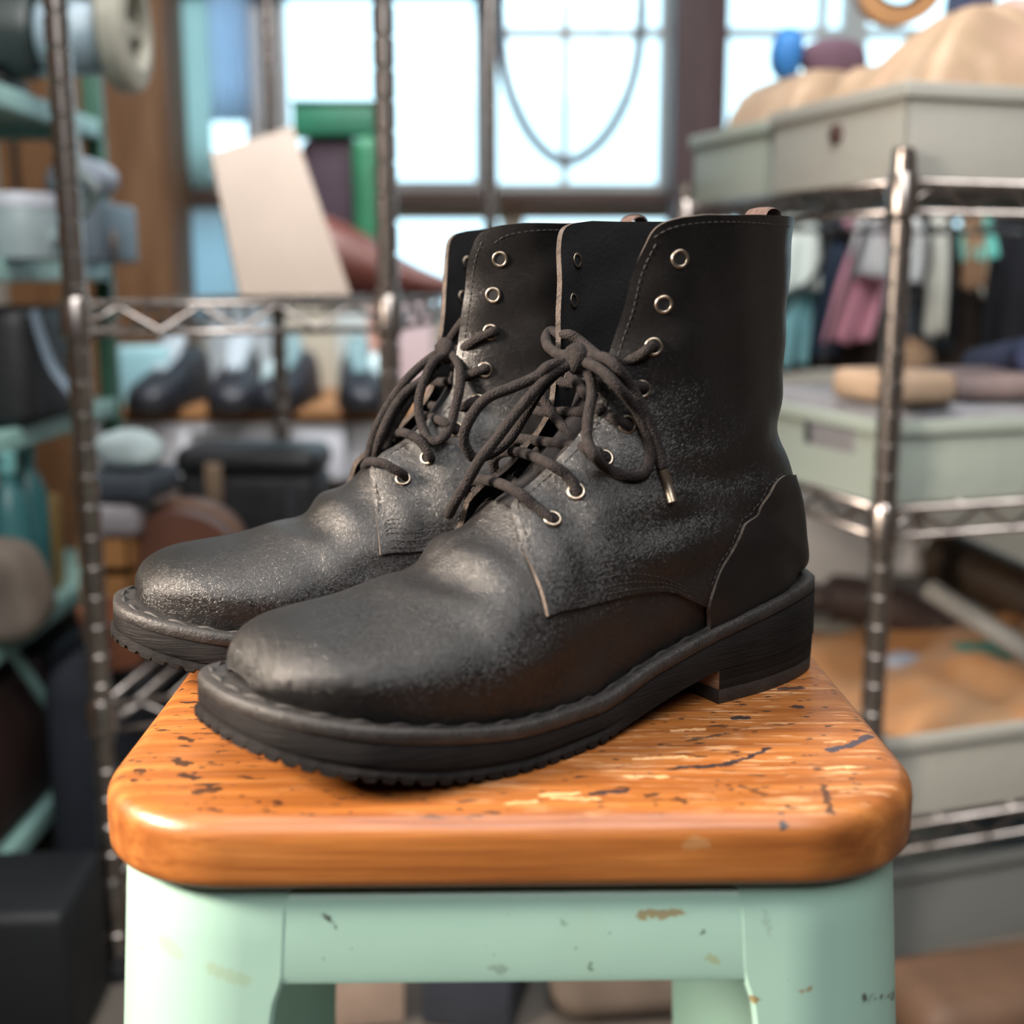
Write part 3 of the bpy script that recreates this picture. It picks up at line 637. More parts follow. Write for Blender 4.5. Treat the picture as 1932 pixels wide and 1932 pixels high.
def sole_mat():
    t = NT('black_sole_edge'); v = t.mapping(); s = t.noise(t.mapping((40, 40, 900)), 1., 5, .65, .6); big = t.noise(v, 40, 4)
    col = t.ramp(big, [(.3, (.0050, .0045, .0046)), (.75, (.0115, .0098, .0096))])
    return t.out(color=col, rough=t.math('MULTIPLY_ADD', s, .30, .48), normal=t.bump(s, .0014, .8), spec=.13)
SOLE = sole_mat()
WELT = mat('black_welt', (.012, .0108, .0105), (.024, .021, .020), 160, .55, bump=.0006, bscale=600)
TAN = mat('tan_heel_stack', (.23, .13, .075), (.13, .072, .040), 80, .75, bump=.0006, bscale=400, stretch=(1, 1, 4))
THREAD = mat('dark_thread', (.012, .0105, .0105), (.026, .023, .022), 300, .7)
def lace_mat():
    t = NT('dark_brown_lace'); v = t.mapping(); n = t.noise(v, 260, 3); w_ = t.voro(v, 1300)
    return t.out(color=t.ramp(n, [(.3, (.0100, .0080, .0080)), (.7, (.022, .0175, .0170))]), rough=.9, normal=t.bump(w_, .0007, .8), spec=.25)
LACE = lace_mat()
BRASS = mat('aged_brass', (.42, .36, .29), (.24, .20, .16), 300, .38, metal=1.)
HOLE = mat('eyelet_hole_dark', (.004, .004, .004), rough=.9)  # black disc inside each ring paints the dark of the opening

def make_boot(name, label, loc, yaw, mir, laces, close=0.):
    root = thing(name, label, 'boot', loc, yaw + math.pi, 'pair of black lace-up boots')
    def part(nm, mb, m, parent=root, fix=True, angle=40, mirror=True):
        if mirror and mir < 0:
            mb.v = [(x, -y, z) for x, y, z in mb.v]; mb.f = [f[::-1] for f in mb.f]
        return mb.build(nm, m, parent, fix=fix, angle=angle)
    # ---- sole: outline rings from the tread up to the welt
    n = 620; O = outline(0., 700); S = np.concatenate([[0], np.cumsum(np.linalg.norm(np.diff(np.vstack([O, O[:1]]), axis=0), axis=1))])
    s = np.linspace(0, S[-1], n, endpoint=False)
    Oc = np.vstack([O, O[:1]]); O = np.stack([np.interp(s, S, Oc[:, 0]), np.interp(s, S, Oc[:, 1])], 1)
    tg = np.roll(O, -1, 0) - np.roll(O, 1, 0); tg /= np.linalg.norm(tg, axis=1)[:, None]; nr = np.stack([tg[:, 1], -tg[:, 0]], 1)
    if ((O - O.mean(0)) * nr).sum() < 0: nr = -nr
    zT, zB = zt(O[:, 0]), zb(O[:, 0])
    fore = np.clip((O[:, 0] - .135) / .02, 0, 1)
    notch = .0018 * fore * (((s / .0070) % 1) < .30)
    fe = fore[:, None]
    def ring(off, z): return np.concatenate([O - nr * off, np.broadcast_to(z, (n,))[:, None]], 1)
    top = zT - .0058
    rows = [ring(.022, zB + .0025), ring(.007, zB + .0022), ring(.0065, zB + notch), ring(.0008 - .0014 * fe, zB + notch), ring(-.0014 * fe, zB + .0006 + notch), ring(-.0013 * fe, zB + .0030 + .3 * notch),
            ring(.0004 * fe, zB + .0042), ring(.0010 * fe, zB + .0047), ring(.0004 * fe, zB + .0052), ring(.0002, zB * .5 + top * .5), ring(.0003, top - .0010), ring(.0011, top)]
    mb = MB(); R = np.array(rows); mb.grid(R, closed_v=True); a = len(rows)
    mb.f.append(tuple(range(n))[::-1]); mb.m.append(0); mb.f.append(tuple(range((a - 1) * n, a * n))); mb.m.append(0)
    part('outsole', mb, SOLE, angle=50)
    # ---- welt
    rows = [ring(.0035, top - .0002), ring(.0010, top), ring(.0004, top + .0006), ring(.0006, zT - .0012), ring(.0016, zT - .0002), ring(.004, zT), ring(.0075, zT - .0003), ring(.020, zT - .001)]
    mb = MB(); mb.grid(np.array(rows), closed_v=True); a = len(rows)
    mb.f.append(tuple(range(n))[::-1]); mb.m.append(0); mb.f.append(tuple(range((a - 1) * n, a * n))); mb.m.append(0)
    welt = part('welt', mb, WELT, angle=50)
    mb = MB(); k = 3; step = 13
    while k < n:
        if O[k, 0] > .004:
            j = min(k + 9, n - 1); p = [np.array([*(O[q] - nr[q] * o_), zT[q] + h]) for q, o_, h in ((k, .0060, -.0004), ((k + j) // 2, .0054, .0003), (j, .0048, -.0004))]
            mb.tube(crom(p, 4), [.0005, .0006, .00072, .0008, .00082, .0008, .00072, .0006, .0005][:len(crom(p, 4))], 6)
        k += step
    part('welt_stitching', mb, THREAD, welt)
    # ---- heel: stacked block, tan breast, rubber top piece
    H_ = outline(.0004, 160); hp = H_[(H_[:, 0] < .0815)]
    c = np.argmin(np.where(H_[:, 1] > 0, abs(H_[:, 0] - .0815), 9)); hp = np.concatenate([H_[:c + 1], H_[c + 1:][H_[c + 1:, 0] < .0815]])
    # order: heel back -> outer breast corner, inner breast corner -> back
    i0 = np.argmax(np.linalg.norm(np.diff(np.vstack([hp, hp[:1]]), axis=0), axis=1)) + 1; hp = np.roll(hp, -i0, 0)
    hp = np.vstack([hp, [[.0815, hp[-1, 1]]]]) if hp[-1, 0] < .0815 else hp
    hp[0, 0] = hp[-1, 0] = .0815
    m = len(hp); hcen = np.array([.04, 0.])
    def hring(sc_, z): return np.concatenate([hcen + (hp - hcen) * sc_, np.full((m, 1), z)], 1)
    def block(zs, breast):
        mb = MB(); R = np.array([hring(sc_, z) for sc_, z in zs]); mb.grid(R, closed_v=True)
        for i in range(len(mb.f)):
            if i % m == m - 1: mb.m[i] = breast
        a = len(zs); mb.f += [tuple(range(m))[::-1], tuple(range((a - 1) * m, a * m))]; mb.m += [0, 0]; return mb
    heel = part('heel', block([(.992, .0066), (.996, .0070), (.998, .0105), (.995, .0108), (.999, .0112), (1.003, .0172)], 1), [SOLE, TAN], angle=30)
    part('heel_lift', block([(.984, .0), (.992, .0006), (.995, .0060), (.991, .0066)], 0), RUBBER, heel, angle=30)
    # ---- vamp
    mb = MB(); us = np.linspace(0, 10.55, 150); ts = np.concatenate([np.linspace(0, 1, 60)])
    def full(off):
        A = spt(0, us[:, None] + 0 * ts, ts[None] + 0 * us[:, None], off); B = spt(1, us[:, None] + 0 * ts, ts[None] + 0 * us[:, None], off)
        return np.concatenate([A, B[:, ::-1][:, 1:]], 1)
    mb.shell(full(.0006), full(-.0012), (0, 1, 1))
    for side in (0, 1):
        uw = np.linspace(10.5, 13.4, 30); tm = np.interp(uw, [10.5, 11.4, 12.2, 13.4], [.80, .66, .52, .30]); q = np.linspace(0, 1, 24)
        U = uw[:, None] + 0 * q; T = tm[:, None] * q
        mb.shell(spt(side, U, T, .0006), spt(side, U, T, -.0012), (0, 1, 1), flip=side == 1)
    part('vamp', mb, [LEATHER, LINING], fix=True, angle=60)
    # ---- tongue
    mb = MB(); ut = np.linspace(9.9, 17.2, 60); q = np.linspace(.775, 1, 24)
    dep = (-.0022 - .0085 * np.clip((ut - 12) / 7, 0, 1))[:, None] + 0 * q
    A = spt(0, ut[:, None] + 0 * q, q[None] + 0 * ut[:, None], dep); B = spt(1, ut[:, None] + 0 * q, q[None] + 0 * ut[:, None], dep)
    T_ = np.concatenate([A, B[:, ::-1][:, 1:]], 1); A = spt(0, ut[:, None] + 0 * q, q[None] + 0 * ut[:, None], dep - .0016); B = spt(1, ut[:, None] + 0 * q, q[None] + 0 * ut[:, None], dep - .0016)
    mb.shell(T_, np.concatenate([A, B[:, ::-1][:, 1:]], 1), (0, 1, 2)); part('tongue', mb, [LINING, LINING, RAW], angle=60)
    # ---- insole closing the bottom
    mb = MB(); I_ = outline(.010, 60); mb.v += [(x, y, float(zt(np.array([x]))[0]) + .002) for x, y in I_]; mb.f.append(tuple(range(len(I_)))); mb.m.append(0)
    mb.v += [(x, y, float(zt(np.array([x]))[0]) + .0005) for x, y in I_]; k = len(I_); mb.f.append(tuple(range(k, 2 * k))[::-1]); mb.m.append(0)
    for j in range(k): mb.f.append((j, k + j, k + (j + 1) % k, (j + 1) % k)); mb.m.append(0)
    part('insole', mb, LINING)
    # ---- quarters, counters and what is sewn on them
    for side in (0, 1):
        uq = np.concatenate([np.linspace(9.73, 10.8, 40), np.linspace(10.8, 22.8, 110)[1:], np.linspace(22.8, 24, 26)[1:]])
        cl = lambda u_: close * side * np.clip((np.asarray(u_, float) - 16.5) / 6, 0, 1)
        hi = pchip(THI_U, THI_T, uq) + cl(uq); lo = np.maximum(pchip(TLO_U, TLO_T, uq), 0); q = np.linspace(0, 1, 70)
        U = uq[:, None] + 0 * q; T = lo[:, None] + (hi - lo)[:, None] * q
        lf = lift(U, T) * (.0030 if side == 0 else .0042)
        mb = MB(); mb.shell(spt(side, U, T, .0030 + lf), spt(side, U, T, .0008 + lf), (0, 1, 2), flip=side == 1)
        qt = part('quarter', mb, [LEATHER, LINING, RAW], angle=60)
        # stitching
        mb = MB()
        def dashes(line, off, gap=.0030, r=.00034, fill=.68):
            U_ = np.array(line); P = spt(side, U_[:, 0], U_[:, 1], np.full(len(U_), off) + lift(U_[:, 0], U_[:, 1]) * (.0030 if side == 0 else .0042))
            L = crom(P, 6); sl = np.concatenate([[0], np.cumsum(np.linalg.norm(np.diff(L, axis=0), axis=1))]); x = 0.
            while x + gap * fill < sl[-1]:
                pp = [[np.interp(y, sl, L[:, c_]) for c_ in range(3)] for y in (x, x + gap * fill * .5, x + gap * fill)]; mb.tube(pp, [r * .6, r, r * .6], 5); x += gap
        ff = [(u, float(pchip(THI_U, THI_T, np.array([u]))[0] + cl(u)) - d) for u, d in [(10.02, .05)] + [(x_, .026) for x_ in np.linspace(10.6, 23.2, 40)]]
        dashes(ff, .0031)
        dashes([(23.2, .745), (23.55, .70), (23.75, .62), (23.8, .5), (23.8, .3), (23.8, .05)], .0031)
        for dv in (.02, .045, .075):
            dashes([(u, float(pchip(TLO_U, TLO_T, np.array([u]))[0]) + dv) for u in np.linspace(10.0 + dv, 12.45, 16)], .0031, .0026)
        for dv in np.linspace(0, .05, 4): dashes([(9.98 + dv, .60 + dv * .8), (10.15 + dv, .60 + dv), (10.5, .575 + dv * 1.1)], .0031, .0022)
        dashes([(u, float(np.interp(u, SEAM_U, SEAM_T)) + .012) for u in np.linspace(12.9, 18.2, 30)], .0031, .0028)
        part('stitching', mb, THREAD, qt)
        # heel counter
        uc = np.concatenate([np.linspace(SEAM_U[0], 13.2, 24), np.linspace(13.2, SEAM_U[-1], 70)[1:]]); tm = np.maximum(pchip(SEAM_U, SEAM_T, uc), .002); q = np.linspace(0, 1, 40)
        U = uc[:, None] + 0 * q; T = tm[:, None] * q; bulge = .0044 + 0 * T
        mb = MB(); mb.shell(spt(side, U, T, bulge), spt(side, U, T, .0022), (0, 1, 2), flip=side == 1)
        part('heel_counter', mb, [LEATHER_B, LINING, RAW], angle=60)
        # eyelets
        for u, t_ in EYE:
            t_ = t_ + float(cl(u))
            c_ = spt(side, np.array(u), np.array(t_), 0.); nn = sample(SURF_N[side], np.array(u), np.array(t_)); lo_ = float(lift(np.array(u), np.array(t_))) * (.0030 if side == 0 else .0042)
            mb = MB(); prof = []
            for a in np.linspace(0, 2 * np.pi, 10, endpoint=False): prof.append((.00315 + .00075 * math.cos(a), .0033 + .00065 * math.sin(a)))
            mb.lathe(prof + prof[:1], c_ + nn * lo_, 22, nn, caps=False)
            mb.lathe([(.0026, .00335), (.0001, .00332)], c_ + nn * lo_, 18, nn, mi=1, caps=False)
            mb.lathe([(.0024, .0003), (.0034, .0002), (.0034, .0006), (.0024, .0008)], c_ + nn * lo_, 16, nn, caps=False)
            part('eyelet', mb, [BRASS, HOLE], qt, fix=False, angle=0)
    # ---- pull loop at the back of the shaft
    mb = MB(); b0 = spt(0, np.array(24.), np.array(.0), .0)
    P = [b0 + np.array([.002 + .0, 0, -.020]), b0 + np.array([-.0012, 0, -.004]), b0 + np.array([-.0008, 0, .0022]), b0 + np.array([.003, 0, .0046]), b0 + np.array([.0075, 0, .0030]), b0 + np.array([.0095, 0, -.004]), b0 + np.array([.0095, 0, -.018])]
    mb.tube(crom(P, 6), .0013, 12, flat=(5.5, .8)); part('pull_loop', mb, mat('brown_webbing', (.06, .035, .028), (.10, .06, .05), 400, .8, bump=.0006, bscale=900), angle=50)
    # ---- laces
    mb = MB()
    for nm, pts in laces.items():
        if nm == 'aglet': continue
        mb.tube(crom(pts, 8), .0023, 10)
    lace = part('lace', mb, LACE, fix=False, angle=0, mirror=False)
    kp = np.array(laces['knot'] if 'knot' in laces else laces['bar3'][-1])
    if 'aglet' in laces:
        mb = MB(); mb.tube(crom(laces['aglet'], 4), .0021, 10); part('aglet', mb, BRASS, lace, fix=False, mirror=False)
    mb = MB(); V = []
    for i in range(9):
        for j in range(14):
            a, b = math.pi * i / 8, 2 * math.pi * j / 14; rr = 1 + .18 * math.sin(3 * b + i)
            V.append((.0052 * rr * math.sin(a) * math.cos(b), .0052 * rr * math.sin(a) * math.sin(b), .0068 * math.cos(a)))
    mb.grid((np.array(V) + kp + np.array([.002, .003, .0])).reshape(9, 14, 3), closed_v=True); part('knot', mb, LACE, lace, fix=True, angle=0, mirror=False)
    return root
make_boot('lace_up_boot', 'front black lace-up boot with its bow and aglet in full view, on the stool', (.1368, .5927, ST), math.radians(32.48), 1, LACE_NEAR)
make_boot('lace_up_boot', 'rear black lace-up boot, its toe overhanging the left edge of the stool seat', (.0880, .6661, ST), math.radians(21.79), -1, LACE_FAR, .055)
# ------------------------------------------------------------------ background: racks and what stands on them
CHROME = mat('worn_chrome', (.42, .38, .36), (.26, .23, .215), 30, .30, metal=1.)
MINTP = mat('mint_rack_paint', (.30, .50, .46), (.24, .42, .39), 8, .45)
GREENP = mat('dark_green_paint', (.035, .11, .07), (.025, .08, .055), 8, .5)
BLACK = mat('soft_black', (.006, .006, .008), (.012, .012, .014), 14, .6, bump=.001, bscale=40)
def M(name, c, rough=.65, d=.75, scale=14, bump=0.0008): c = lin(c); return mat(name, c, tuple(x * d for x in c), scale, rough, bump=bump, bscale=60)

def groove_post(mb, x, y, z0, z1, r=.0125):
    pr = []; z = z0
    while z < z1: pr += [(r, z), (r, z + .0265), (r * .82, z + .0285), (r * .82, z + .0305), (r, z + .0325)]; z += .033
    mb.lathe(pr, (x, y, 0), 16)
def wire_shelf(mb, Q, z, drop=.034, nw=9):
    """Q: four corners in order; wires across, doubled edge wires with a zigzag between"""
    Q = [np.array(q) for q in Q]
    for i in range(4):
        a, b = Q[i], Q[(i + 1) % 4]; L = np.linalg.norm(b - a)
        mb.tube([(*a, z - .004), (*b, z - .004)], .0036, 8); mb.tube([(*a, z - drop), (*b, z - drop)], .0036, 8)
        n = max(4, int(L / .042)); n += n % 2
        mb.tube([(*(a + (b - a) * k / n), z - .006 if k % 2 else z - drop + .002) for k in range(n + 1)], .0030, 8)
    for k in range(1, nw): mb.tube([(*(Q[0] + (Q[1] - Q[0]) * k / nw), z - .002), (*(Q[3] + (Q[2] - Q[3]) * k / nw), z - .002)], .0020, 6)
    for k in (1, 2): mb.tube([(*(Q[0] + (Q[3] - Q[0]) * k / 3), z - .005), (*(Q[1] + (Q[2] - Q[1]) * k / 3), z - .005)], .0026, 6)
def wire_rack(label, Q, levels, top, name='wire_shelving_rack'):
    c = np.mean(Q, axis=0); root = thing(name, label, 'shelving rack', (c[0], c[1], 0)); q = [np.array(p) - c for p in Q]
    for x, y in q:
        mb = MB(); groove_post(mb, x, y, .03, top); p = mb.build('post', CHROME, root, angle=25)
        mb = MB(); mb.lathe([(.006, 0), (.018, .003), (.018, .012), (.008, .030)], (x, y, 0), 14); mb.build('foot', BLACK, p)
        mb = MB()
        for z in levels: mb = MB(); mb.lathe([(.0135, z - .040), (.0165, z - .036), (.0165, z - .002), (.0135, z + .004)], (x, y, 0), 14); mb.build('shelf_collar', CHROME, p)
    for z in levels: mb = MB(); wire_shelf(mb, q, z); mb.build('shelf', CHROME, root, angle=0)
    return root
# left chrome rack, seen end-on
LQ = [(-.453, 1.30), (-.140, 1.42), (-.037, 2.16), (-.385, 2.06)]
S1, S2 = CZ - .026, CZ - .462
wire_rack('chrome wire shelving rack left of the boots, holding the tall beige board', LQ, [S1, S2, .12, CZ + .72], 1.85)
# right chrome rack, turned 18 degrees
RA = math.radians(18); R0 = np.array([.398, 1.30]); Rr = np.array([math.cos(RA), math.sin(RA)]); Rb = np.array([-math.sin(RA), math.cos(RA)])
def RP(r, b): return R0 + Rr * r + Rb * b
T1, T2, T3 = CZ + .098, CZ - .243, CZ - .612
wire_rack('chrome wire shelving rack at right carrying the pale plastic crates', [RP(0, 0), RP(.92, 0), RP(.92, .50), RP(0, .50)], [T1, T2, T3], CZ + .118)

def crate(label, r0, r1, b0, b1, z, h, m, hole=None, group='plastic crates on the right rack', hole_disc=None):
    c = RP((r0 + r1) / 2, (b0 + b1) / 2); root = thing('plastic_crate', label, 'crate', (c[0], c[1], z), RA, group); hx_, hy_ = (r1 - r0) / 2, (b1 - b0) / 2; t_ = .004
    mb = MB(); mb.box((0, 0, t_ / 2), (2 * hx_ - .01, 2 * hy_ - .01, t_))
    for s_ in (-1, 1):
        mb.box((0, s_ * (hy_ - t_ / 2), h / 2), (2 * hx_, t_, h), b=.0015)
        if s_ < 0 and hole:
            y0, y1, z0, z1 = hole
            for (a, b, c_, d) in ((-hy_, y0, 0, h), (y1, hy_, 0, h), (y0, y1, 0, z0), (y0, y1, z1, h)):
                if b - a > .001 and d - c_ > .001: mb.box((s_ * (hx_ - t_ / 2), (a + b) / 2, (c_ + d) / 2), (t_, b - a, d - c_))
        else: mb.box((s_ * (hx_ - t_ / 2), 0, h / 2), (t_, 2 * hy_, h), b=.0015)
    mb.build('body', m, root)
    mb = MB()
    for s_ in (-1, 1):
        mb.box((0, s_ * (hy_ + .002), h - .008), (2 * hx_ + .012, .008, .016), b=.002); mb.box((s_ * (hx_ + .002), 0, h - .008), (.008, 2 * hy_ + .004, .016), b=.002)
    mb.build('rim', m, root)
    if hole_disc:
        mb = MB(); mb.lathe([(.0115, 0), (.0115, .003), (.009, .006), (.001, .0065)], (-hx_, hole_disc[0], hole_disc[1]), 18, (-1, 0, 0)); mb.build('hole_disc', M('hole_dark_brown', (.06, .028, .022), .6), root)  # opaque brown disc on the wall, painted in for the dark inside of a hole
    return root
GREYC = M('grey_crate_plastic', (.36, .36, .33), .5, .92, 6); SAGE = M('sage_crate_plastic', (.33, .38, .34), .5, .92, 6)
crate('pale grey crate with a dark painted hole, heaped with beige scraps on the top shelf', .004, .60, .006, .272, T1, .095, GREYC, hole_disc=(-.007, .056))
crate('pale grey crate pushed behind the scrap-filled crate on the top shelf', .006, .55, .292, .492, T1, .090, SAGE, hole=None)
crate('sage crate with a curved handle cut-out on the middle shelf', .006, .60, .01, .43, T2, .090, SAGE, hole=(-.15, -.04, .046, .080))
crate('grey crate on the lower shelf under the orange leather heap', .03, .66, .01, .46, T3, .100, GREYC)
c_ = RP(.30, .20); crate('dark grey crate standing on the floor below the right rack', .02, .66, .02, .42, .0, .115, M('dark_grey_plastic', (.17, .18, .175), .5, .9, 6), group=None)

def heap(name, label, cat, c, sx, sy, h, rz, m, seed, n=40, rough=.35, kind='stuff', power=2.2):
    rng = np.random.default_rng(seed); xs = np.linspace(-1, 1, n); X, Y = np.meshgrid(xs, xs, indexing='ij'); Z = np.zeros_like(X)
    for k in range(26):
        a = rng.uniform(0, math.pi); f = rng.uniform(2, 8); Z += np.abs(np.sin((X * math.cos(a) + Y * math.sin(a)) * f + rng.uniform(0, 6))) / f
    Z = (Z - Z.min()) / (Z.max() - Z.min()); env = np.clip(1 - np.maximum(abs(X), abs(Y)) ** power, 0, 1)
    Z = h * env * ((1 - rough) + rough * Z)
    mb = MB(); P = np.stack([X * sx, Y * sy, Z + .001], -1); B_ = np.stack([X * sx, Y * sy, 0 * Z], -1); mb.shell(P, B_, (0, 0, 0))
    o = mb.build(name, m, fix=True, angle=0); o.location = c; o.rotation_euler = (0, 0, rz); return tag(o, label, cat, kind=kind)
def leather_heap_mat(name, a, b, c):
    t = NT(name); v = t.mapping(); n1 = t.noise(v, 9, 3); n2 = t.noise(v, 40, 4)
    return t.out(color=t.mix(t.math('MULTIPLY', n2, .5), t.ramp(n1, [(.35, a), (.5, b), (.65, c)]), b), rough=.6, normal=t.bump(n2, .003, .4))
BEIGEH = leather_heap_mat('beige_scraps', (.50, .33, .25), (.42, .30, .20), (.58, .42, .30)); ORANGEH = leather_heap_mat('orange_tan_leather', (.34, .155, .055), (.44, .225, .10), (.42, .26, .15))
p = RP(.30, .139); heap('leather_scraps', 'heap of beige leather scraps filling the disc-marked grey crate', 'leather scraps', (p[0], p[1], T1 + .005), .285, .125, .215, RA, BEIGEH, 3, power=5)
p = RP(.28, .392); heap('leather_offcuts', 'low heap of tan leather pieces in the rear crate', 'leather scraps', (p[0], p[1], T1 + .005), .255, .092, .165, RA, BEIGEH, 5, power=12, rough=.12)
p = RP(.345, .235); heap('tan_leather_pieces', 'crumpled orange tan leather pieces spilling from the lower crate', 'leather scraps', (p[0], p[1], T3 + .005), .300, .215, .130, RA, ORANGEH, 9, power=8, rough=.45)
# more lying about on the top shelf heap
def blob(name, label, cat, c, r, m, seed=0, rz=0., squash=.12, group=None, n=(14, 24)):
    rng = np.random.default_rng(seed); ph = rng.uniform(0, 6, 6); V = np.zeros((n[0], n[1], 3))
    for i in range(n[0]):
        for j in range(n[1]):
            a, b = math.pi * i / (n[0] - 1), 2 * math.pi * j / n[1]; w_ = 1 + squash * (math.sin(2 * b + ph[0] + a) + .6 * math.sin(3 * a + b + ph[1]) + .4 * math.sin(5 * b + ph[2]) * math.sin(a))
            ca, sa = math.cos(a), math.sin(a); e = .75
            V[i, j] = (r[0] * w_ * sa * math.copysign(abs(math.cos(b)) ** e, math.cos(b)), r[1] * w_ * sa * math.copysign(abs(math.sin(b)) ** e, math.sin(b)), r[2] * math.copysign(abs(ca) ** .8, ca))
    mb = MB(); mb.grid(V, closed_v=True); o = mb.build(name, m, fix=True, angle=0); o.location = (c[0], c[1], c[2] + r[2]); o.rotation_euler = (0, 0, rz)
    me = o.data; co = np.empty(len(me.vertices) * 3); me.vertices.foreach_get('co', co); co = co.reshape(-1, 3); co[:, 2] = np.maximum(co[:, 2], -r[2] * .9); me.vertices.foreach_set('co', co.ravel()); me.update()
    return tag(o, label, cat, group)
def PZ(px, py, Y): return at(px, py, Y)
q = at(1482, 178, 1.70); q.z = T1 + .152; blob('blue_pouch', 'bright blue pouch on the tan pieces in the rear crate', 'pouch', (q.x, q.y, q.z), (.022, .02, .034), M('bright_blue_cloth', (.03, .22, .62), .6), 1)
q = at(1570, 152, 1.70); q.z = T1 + .150; blob('plum_cloth', 'crumpled plum cloth on the scraps, right of the blue pouch', 'cloth', (q.x, q.y, q.z), (.040, .025, .028), M('plum_cloth_fabric', (.16, .09, .13), .85), 2)
q = at(1690, 45, 1.52); r_ = thing('tape_roll', 'thick tan tape roll with a dark core on top of the beige scraps', 'tape roll', (q.x, q.y, q.z), 0)
mb = MB(); mb.lathe([(.034, -.02), (.052, -.02), (.052, .02), (.034, .02), (.034, -.02)], (0, 0, .05), 28, (0.1, 1, .1), caps=False); mb.build('tape', M('tan_tape', (.42, .22, .09), .5), r_, fix=True)
mb = MB(); mb.lathe([(.029, -.018), (.0345, -.018), (.0345, .018), (.029, .018), (.029, -.018)], (0, 0, .05), 28, (0.1, 1, .1), caps=False); mb.build('core', BLACK, r_, fix=True)
q = at(1826, 92, 1.62); solo('binder', MB().box((q.x, q.y, q.z + .06), (.055, .03, .12), ry=.10, b=.004), M('navy_cover', (.028, .045, .11), .5), 'navy binder standing upright at the right of the beige scraps', 'binder')
q = at(1900, 130, 1.60); blob('pink_cloth', 'pale pink cloth bundled beside the navy binder', 'cloth', (q.x + .02, q.y + .03, q.z), (.045, .03, .045), M('pale_pink_cloth', (.62, .43, .38), .85), 12)

# middle shelf contents
def slab_stack(name, label, cat, c, dims, rz, m, n, jit=.006, seed=0, group=None):
    rng = np.random.default_rng(seed)
    for k in range(n): pass
def pr(r, b, z): v = RP(r, b); return Vector((v[0], v[1], z))
TW = T2 + .0045
o = solo('folded_cloth', MB().box(pr(.20, .17, TW + .050), (.36, .28, .10), rz=RA, b=.02), M('grey_lilac_cloth', (.30, .30, .33), .85), 'grey folded cloth filling the sage crate', 'cloth')
solo('leather_sheet', MB().box(pr(.055, .075, TW + .118), (.085, .12, .035), rz=RA + .1, b=.012), M('pale_tan_leather', (.52, .37, .26), .65), 'folded pale tan leather lying on the grey cloth in the sage crate', 'leather')
solo('leather_bundle', MB().box(pr(.22, .10, TW + .115), (.20, .15, .03), rz=RA - .1, b=.012), M('mauve_brown_leather', (.22, .165, .165), .65), 'mauve brown folded leather on the grey cloth, right of the pale tan sheet', 'leather')
def ball(label, c, r, m):
    root = thing('twine_ball', label, 'ball of twine', c); mb = MB(); rng = np.random.default_rng(4); mb.lathe([(max(.0005, r * math.sin(a)), r - r * math.cos(a)) for a in np.linspace(0, math.pi, 16)], (0, 0, 0), 24, caps=False); mb.build('core', m, root, angle=0)
    mb = MB()
    for k in range(16):
        a = Vector(rng.normal(size=3)).normalized(); u = a.orthogonal().normalized(); v = a.cross(u); mb.tube([Vector((0, 0, r)) + (u * math.cos(x) + v * math.sin(x)) * (r * 1.0) for x in np.linspace(0, 2 * math.pi, 25)[:-1]], .0018, 6, closed=True)
    mb.build('twine', m, root, angle=0); return root
ball('tan ball of twine resting on the grey cloth roll in the sage crate', pr(.19, .235, TW + .101), .030, M('tan_twine', (.36, .25, .17), .85))
solo('cloth_roll', MB().tube([pr(.225, .05, TW + .150), pr(.30, .24, TW + .125)], .022, 16), M('navy_cloth', (.03, .04, .10), .8), 'navy cloth roll lying across the sage crate', 'cloth')

# aprons and straps hung on a rail behind the right rack
RY = 2.24; RZ_ = CZ + .075
rail = thing('garment_rail', 'dark garment rail behind the right rack with cloths hung along it', 'rail', (.88, RY, 0))
mb = MB(); mb.tube([(-.42, 0, RZ_), (.52, 0, RZ_)], .010, 12); mb.build('bar', BLACK, rail)
for x in (-.42, .52):
    mb = MB(); mb.tube([(x, 0, .012), (x, 0, RZ_ + .012)], .010, 12); pp_ = mb.build('upright', BLACK, rail); mb = MB(); mb.box((x, 0, .008), (.03, .36, .016), b=.004); mb.build('foot', BLACK, pp_)
def hang(name, label, cat, px0, px1, y0, y1, m, seed, lean=0., Y=RY, taper=.75):
    """cloth folded over the rail, hanging down"""
    rng = np.random.default_rng(seed); a = at(px0, 520, Y); b = at(px1, 520, Y); zt_ = RZ_ + .012; zb_ = at(px0, y1, Y).z; n, m_ = 26, 22; P = np.zeros((n, m_, 3)); ph = rng.uniform(0, 6)
    for i in range(n):
        f = i / (n - 1); z = zt_ + (zb_ - zt_) * f
        for j in range(m_):
            g = j / (m_ - 1); cx_ = (a.x + b.x) / 2; wd = (b.x - a.x) * (taper + (1 - taper) * min(1, f * 2)); x = cx_ + (g - .5) * wd + lean * (f - .5)
            P[i, j] = (x, Y - .0125 + .0 - .012 * f * (1 + math.sin(g * 13 + ph + f * 2)), z + .004 * math.sin(g * 9 + ph) * f)
    Q = P.copy(); Q[..., 1] += .006 + 0 * Q[..., 1]; mb = MB(); mb.shell(P, Q, (0, 0, 0))
    # the part thrown over the bar
    mb.tube([(a.x * .85 + b.x * .15, Y, zt_ + .001), (b.x * .85 + a.x * .15, Y, zt_ + .001)], .0145, 12)
    return solo(name, mb, m, label, cat, fix=True, angle=0)
hang('hanging_cloth', 'white green-tinted cloth hanging nearest the boot shaft on the garment rail', 'cloth', 1462, 1545, 400, 545, M('white_mint_cloth', (.80, .90, .87), .85), 1, .0)
